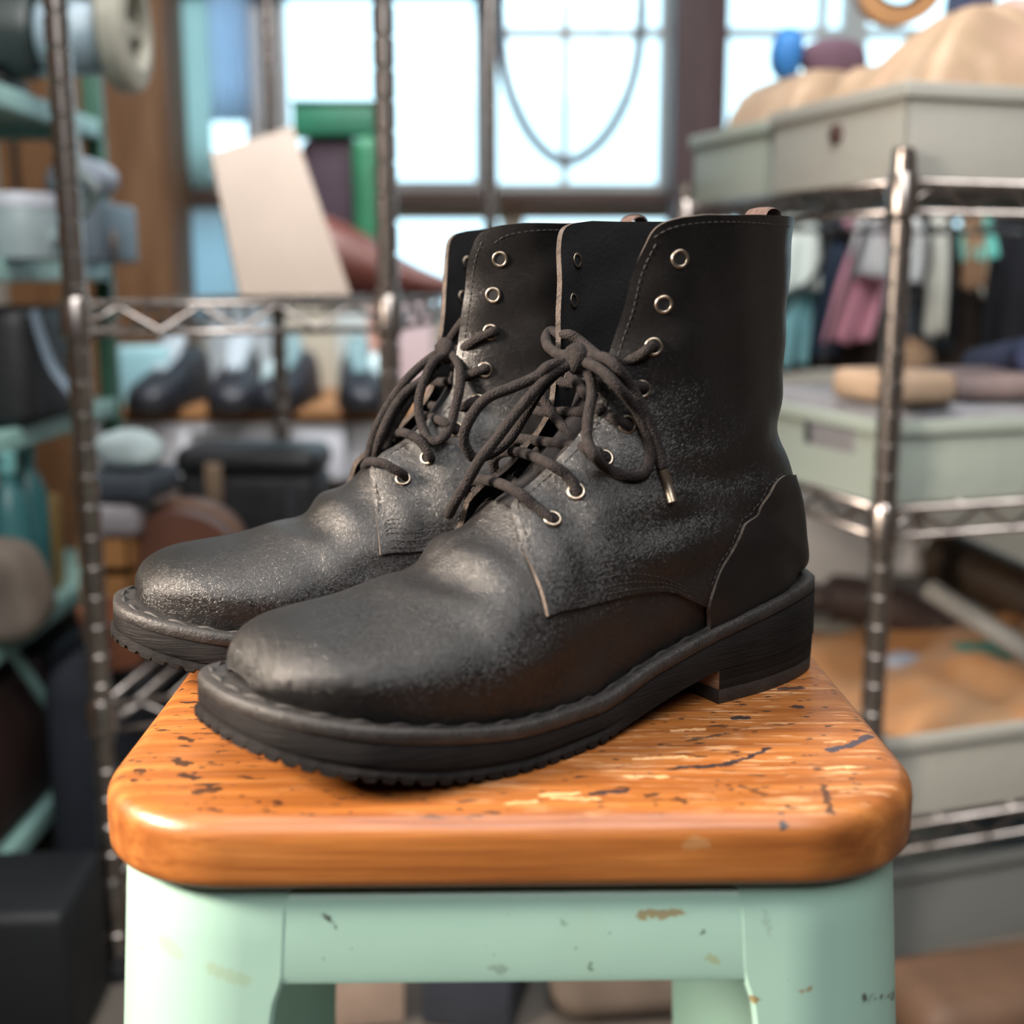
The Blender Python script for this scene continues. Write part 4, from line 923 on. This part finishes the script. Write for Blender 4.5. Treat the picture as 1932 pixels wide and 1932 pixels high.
hang('hanging_cloth', 'cyan blue apron on the garment rail, beside the boot shaft', 'apron', 1475, 1540, 400, 690, M('cyan_cloth', (.34, .72, .80), .8), 2, -.02, RY + .035)
hang('hanging_cloth', 'navy apron hanging between the cyan and the pink cloth', 'apron', 1535, 1590, 400, 672, M('navy_apron', (.025, .045, .085), .8), 3, -.02, RY + .02)
hang('hanging_cloth', 'pink cloth hanging slantwise on the garment rail left of the chrome post', 'cloth', 1575, 1665, 400, 645, M('pink_fabric', (.80, .38, .50), .8), 4, -.05)
hang('hanging_cloth', 'light grey shirt sleeve hanging above the pink cloth', 'cloth', 1600, 1665, 390, 520, M('light_grey_cloth', (.74, .75, .78), .85), 5, .0, RY - .03)
hang('hanging_cloth', 'white cloth strip hanging just right of the chrome post', 'cloth', 1692, 1742, 400, 535, M('white_cloth', (.86, .90, .92), .85), 6)
hang('hanging_cloth', 'dark slate apron behind the two white strips', 'apron', 1700, 1800, 400, 660, M('slate_cloth', (.06, .075, .095), .85), 7, 0, RY + .04)
hang('hanging_cloth', 'second white strip hanging lower, right of the slate apron folds', 'cloth', 1745, 1785, 470, 632, M('off_white_cloth', (.84, .86, .80), .85), 8, .0, RY - .02)
hang('hanging_cloth', 'turquoise cloth with a white top on the garment rail at the far right', 'cloth', 1800, 1868, 400, 490, M('turquoise_cloth', (.25, .85, .78), .7), 9, 0, RY - .04)
hang('hanging_cloth', 'wide black apron hanging at the right end of the garment rail', 'apron', 1850, 1990, 400, 740, M('black_cloth', (.012, .014, .022), .85), 10, 0, RY - .02)
hang('hanging_cloth', 'tan leather strip hanging across the black apron', 'leather', 1805, 1850, 470, 545, M('tan_strip', (.46, .29, .18), .7), 11, 0, RY - .05)
hang('hanging_cloth', 'long dark brown cloth at the back of the garment rail, behind the pink cloth', 'cloth', 1450, 1850, 400, 700, M('dark_brown_cloth', (.045, .032, .028), .85), 13, 0, RY + .05)
def strap(label, pts, m, w_=.010):
    mb = MB(); mb.tube(crom([at(x, y, Y + .26) for x, y, Y in pts], 6), w_, 10, flat=(1, .45)); return solo('leather_strap', mb, m, label, 'strap', 'dark straps looped over the garment rail', fix=True, angle=0)
strap('dark strap looping down left of the chrome post, over the cyan apron', [(1560, 405, 1.93), (1562, 450, 1.92), (1545, 510, 1.92), (1500, 560, 1.92), (1468, 600, 1.92)], BLACK)
strap('dark strap running slantwise between the grey and the cyan cloths', [(1640, 405, 1.92), (1620, 470, 1.91), (1590, 560, 1.91), (1565, 640, 1.91), (1550, 690, 1.91)], M('charcoal_strap', (.05, .05, .055), .6))
strap('dark looped strap right of the chrome post, round the white strip', [(1735, 405, 1.92), (1752, 440, 1.91), (1752, 500, 1.91), (1735, 550, 1.91), (1705, 580, 1.91)], M('charcoal_strap', (.05, .05, .055), .6))

# lower right: papers, leather rolls
q = RP(.02, .47); 
solo('paper_bundle', MB().box(at(1545, 1030, 1.90), (.15, .09, .135), rz=.3, ry=.25, rx=-.3, b=.012), M('white_paper', (.92, .93, .96), .8, .95), 'white crumpled paper bundle right behind the boot heel', 'paper')
solo('spool', MB().lathe([(.0005, -.05), (.018, -.05), (.022, -.04), (.016, -.02), (.016, .03), (.012, .05), (.0005, .05)], at(1722, 1020, 1.80), 18, (.05, .1, 1)), M('white_plastic', (.62, .63, .67), .4), 'slim white bottle standing right of the chrome post under the middle shelf', 'bottle')
solo('leather_roll', MB().tube(crom([at(1500, 1135, 1.78), at(1590, 1128, 1.76), at(1690, 1150, 1.74), at(1790, 1195, 1.72)], 5), [.02] * 4 + [.034] * 8 + [.030] * 4, 16), M('dark_brown_leather', (.055, .036, .034), .55), 'dark brown leather roll on the orange leather heap', 'leather')
solo('leather_roll', MB().tube([at(1765, 1045, 1.95), at(1990, 1150, 1.80)], .045, 18), M('umber_leather', (.060, .036, .020), .6), 'thick umber leather roll slanting under the middle shelf at far right', 'leather')
solo('cloth_roll', MB().tube([at(1750, 1110, 1.62), at(1960, 1245, 1.52)], .014, 14), M('grey_cloth', (.26, .26, .25), .85), 'thin grey cloth roll lying below the umber roll', 'cloth')
solo('folded_cloth', MB().box(at(1850, 1232, 1.60), (.07, .05, .02), rz=.2, b=.006), M('green_cloth', (.06, .19, .15), .85), 'small green folded cloth on the orange leather heap', 'cloth')
solo('tissue', MB().box(at(1700, 1250, 1.58), (.05, .04, .02), rz=.5, b=.007), M('blue_grey_tissue', (.36, .40, .50), .9), 'blue grey tissue lying at the left of the orange leather heap', 'tissue')

# ------------------------------------------------------------------ left side: mint rack
MX, MY0, MY1 = -.62, 1.34, 1.96; MW = .46
lev = [CZ + .228, CZ + .018, CZ - .190, CZ - .437, CZ - .700]
mr = thing('shelving_rack', 'mint painted shelving rack at the left edge with green posts', 'shelving rack', (MX - MW / 2, (MY0 + MY1) / 2, 0))
for sx in (-1, 1):
    for sy in (-1, 1):
        mb = MB(); mb.box((sx * (MW / 2 - .012), sy * ((MY1 - MY0) / 2 - .012), CZ * .5 + .16), (.026, .026, CZ + .32), b=.003); mb.build('post', GREENP, mr)
for z in lev:
    mb = MB(); hx_, hy_ = MW / 2, (MY1 - MY0) / 2
    mb.box((0, 0, z - .003), (MW - .01, MY1 - MY0 - .01, .006))
    for sx in (-1, 1): mb.box((sx * (hx_ - .006), 0, z - .012), (.012, 2 * hy_ + .002, .028), b=.003)
    for sy in (-1, 1): mb.box((0, sy * (hy_ - .006), z - .012), (MW + .002, .012, .028), b=.003)
    mb.build('shelf', MINTP, mr)
mb = MB(); mb.tube([(MW / 2 - .0, -(MY1 - MY0) / 2 + .02, CZ - .34), (MW / 2 + .0, (MY1 - MY0) / 2 - .03, CZ - .93)], .008, 8, flat=(.5, 1.3)); mb.build('brace', MINTP, mr)
def setp(px, py, Y, z): v = at(px, py, Y); return Vector((v.x, v.y, z))
# top: bench grinder
z = lev[0]; g = thing('grinding_machine', 'bench grinding machine with a pale wheel on top of the mint rack', 'machine', (-.765, 1.66, z))
mb = MB(); mb.lathe([(.02, -.16), (.050, -.155), (.054, -.14), (.054, .12), (.050, .135), (.03, .14)], (.03, 0, .072), 26, (1, 0, 0)); mb.build('motor', M('dark_green_enamel', (.03, .045, .045), .4), g)
mb = MB(); mb.lathe([(.02, .14), (.044, .142), (.047, .15), (.047, .205), (.040, .215), (.01, .216)], (.03, 0, .070), 26, (1, 0, 0)); mb.build('drum', M('blue_grey_steel', (.34, .45, .53), .35), g)
mb = MB(); mb.lathe([(.05, .222), (.072, .225), (.078, .232), (.078, .25), (.072, .257), (.05, .26), (.05, .222)], (.03, 0, .080), 32, (1, 0, 0), caps=False); mb.lathe([(.012, .216), (.012, .252)], (.03, 0, .078), 12, (1, 0, 0)); mb.box((.271, 0, .080), (.02, .10, .014)); mb.build('wheel', M('beige_wheel', (.46, .45, .38), .7), g, fix=True)
mb = MB(); mb.box((.10, .0, .137), (.34, .07, .026), b=.008); mb.build('cover', M('ochre_cover', (.42, .24, .07), .5), g)
mb = MB(); mb.box((0, 0, .010), (.26, .09, .02), b=.004); mb.build('base', BLACK, g)
# second level
z = lev[1]
def canister(label, c, r, h, m, lid, group=None):
    t_ = thing('canister', label, 'canister', c, 0, group); mb = MB(); mb.lathe([(r * .9, 0), (r, .004), (r, h - .012), (r * .97, h - .008)], (0, 0, 0), 26); mb.build('body', m, t_); mb = MB(); mb.lathe([(r * 1.02, h - .014), (r * 1.03, h - .002), (r * .98, h + .004), (.001, h + .005)], (0, 0, 0), 26); mb.build('lid', lid, t_); return t_
canister('blue grey tin canister with a pale lid at the left edge', setp(45, 470, 1.58, z), .042, .078, M('blue_grey_tin', (.30, .37, .39), .45), M('pale_lid', (.50, .53, .60), .5))
solo('storage_box', MB().box(Vector((-.675, 1.84, z + .042)), (.21, .18, .084), b=.006), M('slate_box', (.13, .17, .21), .6), 'slate blue box behind the chrome post, next to the tin canister', 'box')
solo('metal_bracket', MB().tube(crom([at(106, -60, 1.46), at(116, 80, 1.47), at(130, 220, 1.48), at(146, 320, 1.50), at(172, 372, 1.54), (-.585, 1.58, z + .012)], 6), .009, 12), M('pale_blue_steel', (.42, .52, .54), .4), 'pale blue bent steel bar rising right beside the left chrome post', 'bar')
q = Vector((-.615, 1.82, z + .084)); blob('rag', 'pale blue grey rag bundled on the slate box', 'rag', q, (.042, .05, .032), M('pale_rag', (.38, .43, .50), .9), 21)
q = setp(60, 300, 1.70, z + .0); solo('leather_roll', MB().tube([q + Vector((-.12, .08, .024)), q + Vector((.07, .12, .024))], .023, 14), M('brown_roll_leather', (.10, .062, .048), .7), 'brown leather roll on the shelf under the grinding machine', 'leather')
# third level
z = lev[2]
b_ = thing('shoulder_bag', 'black shoulder bag with a slate blue strap on the mint rack', 'bag', setp(40, 800, 1.62, z)); mb = MB(); mb.box((-.03, .03, .075), (.15, .22, .15), b=.02); mb.build('body', BLACK, b_)
mb = MB(); mb.tube(crom([(.046, -.05, .145), (.050, -.04, .11), (.058, -.03, .075), (.080, -.03, .040), (.088, -.02, .012)], 6), .012, 10, flat=(1, .3)); mb.build('strap', M('slate_strap', (.20, .26, .33), .6), b_)
z = lev[3]
for px, Y, lb in ((42, 1.50, 'teal bottle at the left edge of the mint rack'), (78, 1.62, 'teal bottle next behind the leftmost teal bottle')):
    c = setp(px, 880, Y, z); t_ = thing('bottle', lb, 'bottle', (c.x - .02, c.y, z), 0, 'teal bottles on the mint rack'); mb = MB(); mb.lathe([(.02, 0), (.025, .004), (.025, .15), (.016, .175), (.0105, .185), (.0105, .20)], n=20); mb.build('body', M('teal_plastic', (.035, .13, .14), .35), t_); mb = MB(); mb.lathe([(.0125, .200), (.0125, .222), (.010, .224)], n=16); mb.build('cap', M('teal_cap', (.14, .36, .36), .4), t_)
q = setp(30, 1040, 1.44, z); blob('canvas_bag', 'beige canvas bundle on the mint rack in front of the teal bottles', 'bag', (q.x - .03, q.y + .0, z), (.055, .05, .065), M('beige_canvas', (.15, .12, .098), .9), 31, squash=.24)
q = setp(122, 990, 1.72, z); solo('carton', MB().box((q.x - .035, q.y, z + .065), (.05, .06, .13), rz=.2, b=.003), M('mustard_carton', (.36, .21, .045), .6), 'mustard carton on the mint rack by the chrome post', 'carton')
q = setp(70, 1010, 1.58, z); solo('jar', MB().lathe([(.022, 0), (.024, .01), (.024, .075), (.018, .085), (.018, .095), (.001, .096)], (q.x - .05, q.y, z), 20), M('grey_glass', (.22, .22, .26), .3), 'small grey jar between the canvas bundle and the mustard carton', 'jar')
z = lev[4]
solo('storage_box', MB().box(Vector((MX - .115, 1.50, z + .098)), (.20, .24, .196), b=.012), M('dark_maroon_box', (.035, .014, .012), .7), 'dark maroon box on the lower level of the mint rack', 'box')
solo('storage_box', MB().box(Vector((MX - .11, 1.78, z + .095)), (.19, .24, .19), b=.01), M('dark_slate_box', (.025, .032, .045), .6), 'dark slate box behind the dark maroon box', 'box')

# ------------------------------------------------------------------ tall plywood cabinet and the work bench by the window
c0 = at(196, 520, 2.94); c1 = at(322, 520, 2.94)
cab = thing('cabinet', 'tall brown plywood cabinet standing left of the windows', 'cabinet', ((c0.x + c1.x) / 2 - .12, 3.065, 0))
hw = (c1.x - c0.x) / 2 + .12; mb = MB(); mb.box((0, 0, 1.1), (2 * hw, .19, 2.2), b=.004); mb.build('body', mat('brown_plywood', (.24, .125, .055), (.17, .080, .034), 5, .6, stretch=(5, 5, .8)), cab)
mb = MB(); mb.box((0, -.104, 1.1), (2 * hw - .02, .018, 2.14), b=.003); d_ = mb.build('door', mat('brown_plywood', (0, 0, 0)), cab); mb = MB(); mb.box((-hw + .05, -.120, 1.05), (.012, .02, .12), b=.003); mb.build('handle', BLACK, d_)
BT = CZ - .252
bn = thing('work_bench', 'work bench with an orange wooden top and white drawers behind the left rack', 'bench', (-.32, 2.66, 0))
mb = MB(); mb.box((0, 0, BT - .012), (1.04, .56, .024), b=.003); mb.build('bench_top', mat('orange_bench_wood', (.34, .16, .055), (.24, .11, .04), 6, .5, stretch=(1, 8, 1)), bn)
for sx in (-1, 1):
    mb = MB(); mb.box((sx * .255, -.262, BT - .085), (.50, .018, .115), b=.004); dr = mb.build('drawer', M('white_laminate', (.74, .74, .78), .4, .95), bn); mb = MB(); mb.box((sx * .255, -.276, BT - .045), (.10, .012, .012), b=.003); mb.build('handle', GREYF, dr)
    for sy in (-1, 1): mb = MB(); mb.box((sx * .49, sy * .25, (BT - .024) / 2), (.045, .045, BT - .024)); mb.build('leg', GREYF, bn)
mb = MB(); mb.box((0, .0, BT - .085), (1.02, .50, .11)); mb.build('drawer_case', M('white_case', (.70, .70, .74), .5, .95), bn)
mb = MB(); mb.box((0, .26, BT * .45), (1.0, .014, .5)); mb.build('back_panel', mat('brown_plywood', (0, 0, 0)), bn)
def low_shoe(label, c, rz, s, m, tongue):
    t_ = thing('shoe', label, 'shoe', c, rz, 'dark shoes on the work bench'); L = .27 * s
    xs = [0, .02, .06, .12, .18, .23, .26, .27]; w_ = [.020, .032, .034, .034, .044, .042, .028, .006]; h_ = [.085, .098, .095, .085, .065, .048, .036, .022]
    P = np.zeros((8, 17, 3))
    for i in range(8):
        for j in range(17):
            a = math.pi * j / 16; P[i, j] = (xs[i] * s, w_[i] * s * math.copysign(abs(math.cos(a)) ** .7, math.cos(a)), (.018 + (h_[i] - .018) * math.sin(a) ** .8) * s)
    mb = MB(); mb.grid(P); mb.f.append(tuple(j for j in range(17))); mb.m.append(0); mb.f.append(tuple(7 * 17 + j for j in range(17))); mb.m.append(0); mb.build('upper', m, t_, fix=True, angle=60)
    mb = MB(); k = [(x * s, w * 1.08 * s) for x, w in zip(xs, w_)] + [(x * s, -w * 1.08 * s) for x, w in zip(xs[::-1], w_[::-1])]; mb.prism(k, 0, .02 * s); mb.build('sole', BLACK, t_, fix=True)
    mb = MB(); mb.tube([(.20 * s, 0, .064 * s), (.15 * s, 0, .085 * s), (.115 * s, 0, .115 * s), (.10 * s, 0, .13 * s)], [.014 * s, .020 * s, .024 * s, .012 * s], 12, flat=(1, .35)); mb.build('tongue', tongue, t_)
    return t_
SILV = M('silver_tongue', (.36, .42, .46), .5); DKB = M('blue_black_leather', (.012, .014, .022), .5)
def bp(px, Y): v = at(px, 600, Y); return (v.x, v.y, BT)
low_shoe('black shoe with a silver tongue, leftmost on the work bench', bp(372, 2.62), -math.pi / 2 - .12, 1.12, DKB, SILV)
low_shoe('black shoe with a silver tongue, second from the left on the work bench', bp(462, 2.62), -math.pi / 2 + .10, 1.12, DKB, SILV)
low_shoe('black shoe on the work bench just right of the far rack post', bp(578, 2.62), -math.pi / 2 - .1, 1.02, DKB, M('teal_tongue', (.16, .26, .28), .5))
low_shoe('black shoe on the work bench half behind the near rack post', bp(665, 2.62), -math.pi / 2 + .2, 1.02, DKB, M('teal_tongue', (.16, .26, .28), .5))
q = bp(520, 2.46); blob('white_mug', 'white pear-shaped pot between the two shoe pairs on the work bench', 'pot', q, (.032, .032, .045), M('pale_aqua_ceramic', (.52, .68, .70), .35), 41, squash=.03)
q = bp(712, 2.50); blob('white_mug', 'aqua white pot beside the near rack post on the work bench', 'pot', q, (.036, .034, .050), M('pale_aqua_ceramic', (.52, .68, .70), .35), 42, squash=.03)
q = bp(268, 2.46); o = solo('plastic_box', MB().box((q[0], q[1], BT + .058), (.105, .11, .115), rz=.15, b=.008), M('aqua_plastic', (.30, .52, .57), .4, .92), 'aqua plastic box at the left end of the work bench', 'box')
# boxes at the back of the bench
for px, wd, ht, mname, c, lb in ((470, .20, .185, 'pale_blue_carton', (.42, .50, .55), 'pale blue carton behind the silver tongued shoes'), (590, .13, .20, 'cream_carton', (.52, .49, .40), 'cream carton behind the black shoes'), (668, .085, .215, 'white_mint_carton', (.54, .62, .62), 'white carton at the back of the work bench left of the near rack post'), (712, .050, .220, 'salmon_carton', (.58, .33, .27), 'narrow salmon carton next to the white carton'), (785, .09, .20, 'pink_white_carton', (.58, .47, .50), 'pink and white carton at the right end of the work bench')):
    v = at(px, 600, 2.84); solo('carton', MB().box((v.x, v.y, BT + ht / 2), (wd * .86, .07, ht), b=.002), M(mname, c, .6, .92), lb, 'carton', 'cartons at the back of the bench')
# left rack, upper shelf: board, red leather, plum bag, green tin
A = [at(453, 558, 1.62), at(662, 548, 1.66), at(552, 238, 1.86), at(398, 288, 1.82)]
mb = MB(); nrm = (A[1] - A[0]).cross(A[3] - A[0]).normalized(); nrm = nrm if nrm.y > 0 else -nrm; zmin = S1 + .001
A[0].z = A[1].z = zmin
mb.add(A + [p + nrm * .014 for p in A], [(0, 1, 2, 3), (7, 6, 5, 4), (0, 4, 5, 1), (1, 5, 6, 2), (2, 6, 7, 3), (3, 7, 4, 0)]); solo('leather_board', mb, mat('beige_board', (.38, .305, .252), (.335, .27, .222), 3, .7), 'tall beige board leaning on the chrome rack shelf', 'board', fix=True, smooth=False)
def rz_box(name, label, cat, px, py_top, Y, wpx, dy, zbase, m, rz=0., b=.012):
    v = at(px, py_top, Y); h = v.z - zbase; wd = wpx * Y / FPX; return solo(name, MB().box((v.x, v.y, zbase + h / 2), (wd, dy, h), rz=rz, b=b), m, label, cat)
q = at(672, 470, 1.92); REDL = M('oxblood_leather', (.13, .035, .026), .5)
mb = MB(); P = np.zeros((20, 14, 3))
for i in range(20):
    for j in range(14):
        f, g_ = i / 19, j / 13; h = .105 * (1 - f) ** 1.1 * (1 + .1 * math.sin(6 * f)) + .012; P[i, j] = (q.x - .055 + .215 * f, 1.84 + .16 * g_, S1 + .002 + h * (1 - .35 * abs(g_ - .5)))
B_ = P.copy(); B_[..., 2] = S1 + .0005; mb.shell(P, B_, (0, 0, 0)); solo('leather_hide', mb, REDL, 'folded oxblood leather hide on the chrome rack, right of the beige board', 'leather', fix=True, angle=0)
v = at(620, 370, 2.02); zb2 = S1 + .001; 
rz_box('cloth_bag', 'plum dark bag standing behind the beige board on the chrome rack', 'bag', 625, 262, 2.03, 110, .05, zb2, M('plum_black_cloth', (.040, .020, .034), .7), b=.02)
tn = at(640, 300, 2.02); o = thing('tin_box', 'green tin box on top of the plum bag against the window', 'tin', (tn.x, tn.y, at(625, 262, 2.03).z)); hh = at(640, 192, 2.02).z - at(625, 262, 2.03).z
mb = MB(); mb.box((0, 0, hh * .42), (.135, .05, hh * .84), b=.004); mb.build('body', M('green_tin_paint', (.018, .15, .085), .45), o); mb = MB(); mb.box((0, 0, hh * .92), (.139, .054, hh * .16), b=.004); mb.build('lid', M('dark_green_tin_lid', (.02, .10, .085), .45), o)
rz_box('pouch', 'green pouch beside the plum bag on the chrome rack', 'pouch', 693, 258, 1.98, 56, .05, S1 + .001, M('bright_green_cloth', (.018, .16, .075), .6), b=.02)
rz_box('carton', 'small beige carton in front of the green pouch', 'carton', 690, 312, 1.93, 70, .03, S1 + .001 + .07, M('beige_carton', (.33, .28, .25), .7), b=.003) if False else None
# left rack, lower shelf: black case, brown leather box, crate stack
v = at(492, 840, 1.90); cs = thing('leather_case', 'black leather case with a tan clasp standing on the lower chrome shelf', 'case', (v.x - .01, 1.90, S2 + .001), -.08); hh = at(492, 835, 1.90).z - S2
mb = MB(); mb.box((0, 0, hh * .40), (.215, .12, hh * .80), b=.018); mb.build('body', BLACK, cs); mb = MB(); mb.box((0, 0, hh * .88), (.222, .126, hh * .22), b=.02); lid = mb.build('lid', M('black_case_lid', (.016, .016, .019), .45), cs)
mb = MB(); mb.box((-.045, -.066, hh * .74), (.026, .010, .06), b=.003); mb.build('clasp', M('tan_clasp', (.26, .18, .12), .5), cs)
mb = MB(); mb.box((.07, -.062, hh * .42), (.012, .006, hh * .7), b=.002); mb.build('strap', M('case_strap', (.035, .037, .045), .5), cs)
v = at(345, 960, 1.62); hh = at(345, 948, 1.62).z - S2; lb_ = thing('leather_box', 'brown round-topped leather box in front of the black case', 'box', (v.x, 1.60, S2 + .001), .1)
P = np.zeros((15, 2, 3)); prof = [(-.5, 0)] + [(-.5 * math.cos(a), .62 + .38 * math.sin(a)) for a in np.linspace(0, math.pi, 13)] + [(.5, 0)]
mb = MB(); wd = 235 * 1.6 / FPX; n = len(prof); V = [(x * wd, y, z * hh) for y in (-.06, .06) for x, z in prof]; mb.add(V, [tuple(range(n)), tuple(range(2 * n - 1, n - 1, -1))] + [(k, k + n, (k + 1) % n + n, (k + 1) % n) for k in range(n)]); mb.build('body', M('chestnut_leather', (.105, .040, .024), .5), lb_, fix=True, angle=50)
mb = MB(); mb.tube(crom([(x * wd * 1.01, 0, z * hh * 1.01) for x, z in prof], 2), .008, 8, flat=(1.4, .4)); mb.build('strap', M('tan_strap_leather', (.17, .082, .035), .5), lb_)
v = at(222, 1100, 1.56); sb = thing('wooden_crate', 'small orange wooden crate behind the left chrome post', 'crate', (v.x + .004, 1.56, S2 + .001)); hh = at(222, 1010, 1.56).z - S2
for z_ in (.2, .55, .9):
    mb = MB(); mb.box((0, -.05, hh * z_), (.06, .008, hh * .26)); mb.box((0, .05, hh * z_), (.06, .008, hh * .26)); mb.box((-.03, 0, hh * z_), (.008, .108, hh * .26)); mb.box((.03, 0, hh * z_), (.008, .108, hh * .26)); mb.build('board', mat('orange_crate_wood', (.30, .14, .045), (.2, .09, .03), 8, .6), sb)
mb = MB(); mb.box((0, 0, .006), (.052, .09, .012)); mb.build('bottom', mat('orange_crate_wood', (0, 0, 0)), sb)
zc = S2 + .001 + hh * 1.03
o = solo('folded_cloth', MB().box((v.x + .006, 1.56, zc + .022), (.075, .11, .044), rz=.1, b=.014), M('pinkish_grey_cloth', (.27, .25, .27), .85), 'pinkish grey folded cloth on the small wooden crate', 'cloth')
solo('folded_cloth', MB().box((v.x + .018, 1.57, zc + .044 + .018), (.10, .12, .036), rz=-.1, b=.012), M('midnight_cloth', (.035, .045, .06), .8), 'midnight blue folded cloth in the middle of the cloth pile', 'cloth')
q = (v.x + .022, 1.57, zc + .080); blob('crumpled_tissue', 'crumpled aqua white tissue crowning the cloth pile', 'tissue', q, (.036, .035, .026), M('aqua_tissue', (.50, .62, .64), .8), 51)
q = at(352, 870, 1.86); solo('jar', MB().lathe([(.018, 0), (.020, .006), (.020, .050), (.016, .056), (.001, .057)], (q.x - .002, 1.72, S2 + .001), 18), M('lilac_grey_glass', (.26, .27, .33), .3), 'lilac grey jar standing left of the black case', 'jar')
q = at(255, 1290, 1.50); solo('terracotta_pot', MB().lathe([(.030, 0), (.040, .055), (.044, .056), (.044, .070), (.036, .070), (.034, .02), (.001, .02)], (q.x, 1.44, S2 + .001), 24), M('terracotta', (.22, .075, .032), .7), 'terracotta pot on the lower chrome shelf under the far toe', 'pot')
# hose hung before the window
mb = MB(); mb.tube(crom([at(938, -420, 2.75), at(940, -150, 2.75), at(945, 60, 2.75), at(962, 170, 2.75), at(1005, 260, 2.75), at(1065, 305, 2.75), at(1130, 270, 2.75), at(1180, 190, 2.75), at(1205, 90, 2.75), at(1212, -80, 2.75), at(1214, -420, 2.75)], 8), .0115, 12)
for x in (938, 1214): p = at(x, -420, 2.75); mb.tube([p, (p.x, p.y, ZC)], .0115, 12)
solo('hose', mb, M('slate_rubber_hose', (.15, .19, .24), .5), 'slate grey hose hanging in a loop before the window', 'hose', angle=0)
# curtain by the left window
mb = MB(); P = np.zeros((10, 40, 3)); a = at(392, 100, 3.14); b = at(470, 100, 3.14)
for i in range(10):
    for j in range(40): P[i, j] = (a.x + (b.x - a.x) * j / 39, 3.15 + .012 * math.sin(j * .75), CZ + .37 + (WZ1 - CZ - .37) * i / 9)
Q = P.copy(); Q[..., 1] += .002; mb.shell(P, Q, (0, 0, 0))
t = NT('pale_blue_curtain'); tr = t.node('ShaderNodeBsdfTranslucent'); tr.inputs[0].default_value = (.80, .90, 1, 1); mx_ = t.node('ShaderNodeMixShader'); mx_.inputs[0].default_value = .85; t.link(t.b.outputs[0], mx_.inputs[1]); t.link(tr.outputs[0], mx_.inputs[2]); t.link(mx_.outputs[0], t.n['Material Output'].inputs[0])
solo('curtain', mb, t.out(color=t.ramp(t.noise(t.mapping(), 30, 2), [(.3, (.66, .78, .90)), (.7, (.70, .81, .93))]), rough=.9), 'pale blue curtain strip at the leftmost window', 'curtain', fix=True, angle=0)
# stool surroundings on the floor
q = at(690, 1900, 1.22); solo('cardboard_sheet', MB().box((q.x, 1.215, .061), (.085, .03, .12), rz=.15, b=.003), M('pale_card', (.56, .42, .34), .8), 'pale cardboard sheet on the floor seen under the stool', 'cardboard')
q = at(905, 1900, 1.29); solo('storage_box', MB().box((q.x, 1.255, .07), (.10, .12, .14), rz=-.2, b=.006), M('navy_floor_box', (.05, .06, .085), .6), 'navy box on the floor seen between the stool legs', 'box')
q = at(1165, 1900, 1.30); solo('paper_sack', MB().box((q.x + .015, 1.26, .11), (.20, .12, .22), rz=.1, b=.035), M('grey_brown_paper', (.25, .20, .165), .9), 'grey brown paper sack on the floor, right of the navy box', 'sack')

# dark things on the floor between the two left racks and beyond
q = at(165, 1500, 1.80); solo('duffel_bag', MB().box((-.527, 1.66, .16), (.115, .42, .32), rz=-.03, b=.045), M('navy_black_canvas', (.016, .020, .032), .8), 'navy black duffel bag on the floor between the mint rack and the chrome rack', 'bag')
solo('storage_box', MB().box((-.55, 2.25, .20), (.24, .24, .40), rz=.06, b=.01), M('dark_brown_box', (.045, .028, .020), .7), 'dark brown box on the floor behind the duffel bag', 'box')
solo('storage_box', MB().box((-.22, 1.86, S2 - .175), (.24, .34, .20), rz=.1, b=.008) if False else MB().box((-.215, 1.80, .12 + .111), (.20, .34, .22), rz=.1, b=.008), M('black_green_box', (.014, .020, .018), .6), 'black green box on the bottom shelf of the left chrome rack', 'box')
solo('bin', MB().box((-.575, 1.20, .085), (.25, .15, .17), rz=.05, b=.012), M('charcoal_bin', (.007, .009, .012), .6), 'charcoal bin on the floor beside the left stool leg', 'bin')
q = at(1850, 1915, 1.22); solo('leather_bundle', MB().box((q.x, 1.20, .035), (.22, .13, .07), rz=.25, b=.03), M('floor_brown_leather', (.10, .055, .032), .65), 'brown leather bundle on the floor beside the right stool leg', 'leather')
def drape(label, px0, px1, z0, z1, c, nm):
    mb = MB(); P = np.zeros((10, 40, 3)); a = at(px0, 100, 3.17); b = at(px1, 100, 3.17)
    for i in range(10):
        for j in range(40): P[i, j] = (a.x + (b.x - a.x) * j / 39, 3.185 + .007 * math.sin(j * .8), z0 + (z1 - z0) * i / 9)
    Q = P.copy(); Q[..., 1] += .002; mb.shell(P, Q, (0, 0, 0))
    t = NT(nm); tr = t.node('ShaderNodeBsdfTranslucent'); tr.inputs[0].default_value = (*c, 1); mx_ = t.node('ShaderNodeMixShader'); mx_.inputs[0].default_value = .75; t.link(t.b.outputs[0], mx_.inputs[1]); t.link(tr.outputs[0], mx_.inputs[2]); t.link(mx_.outputs[0], t.n['Material Output'].inputs[0])
    solo('curtain', mb, t.out(color=t.ramp(t.noise(t.mapping(), 30, 2), [(.3, c), (.7, tuple(x * .92 for x in c))]), rough=.9), label, 'curtain', fix=True, angle=0)
drape('pale aqua curtain strip at the edge of the plywood cabinet', 316, 391, CZ + .215, WZ1, (.74, .88, .87), 'pale_aqua_curtain')
drape('short pale blue curtain in the lower left window behind the beige board', 322, 440, WZ0 + .01, CZ + .165, (.70, .84, .90), 'ice_blue_curtain')
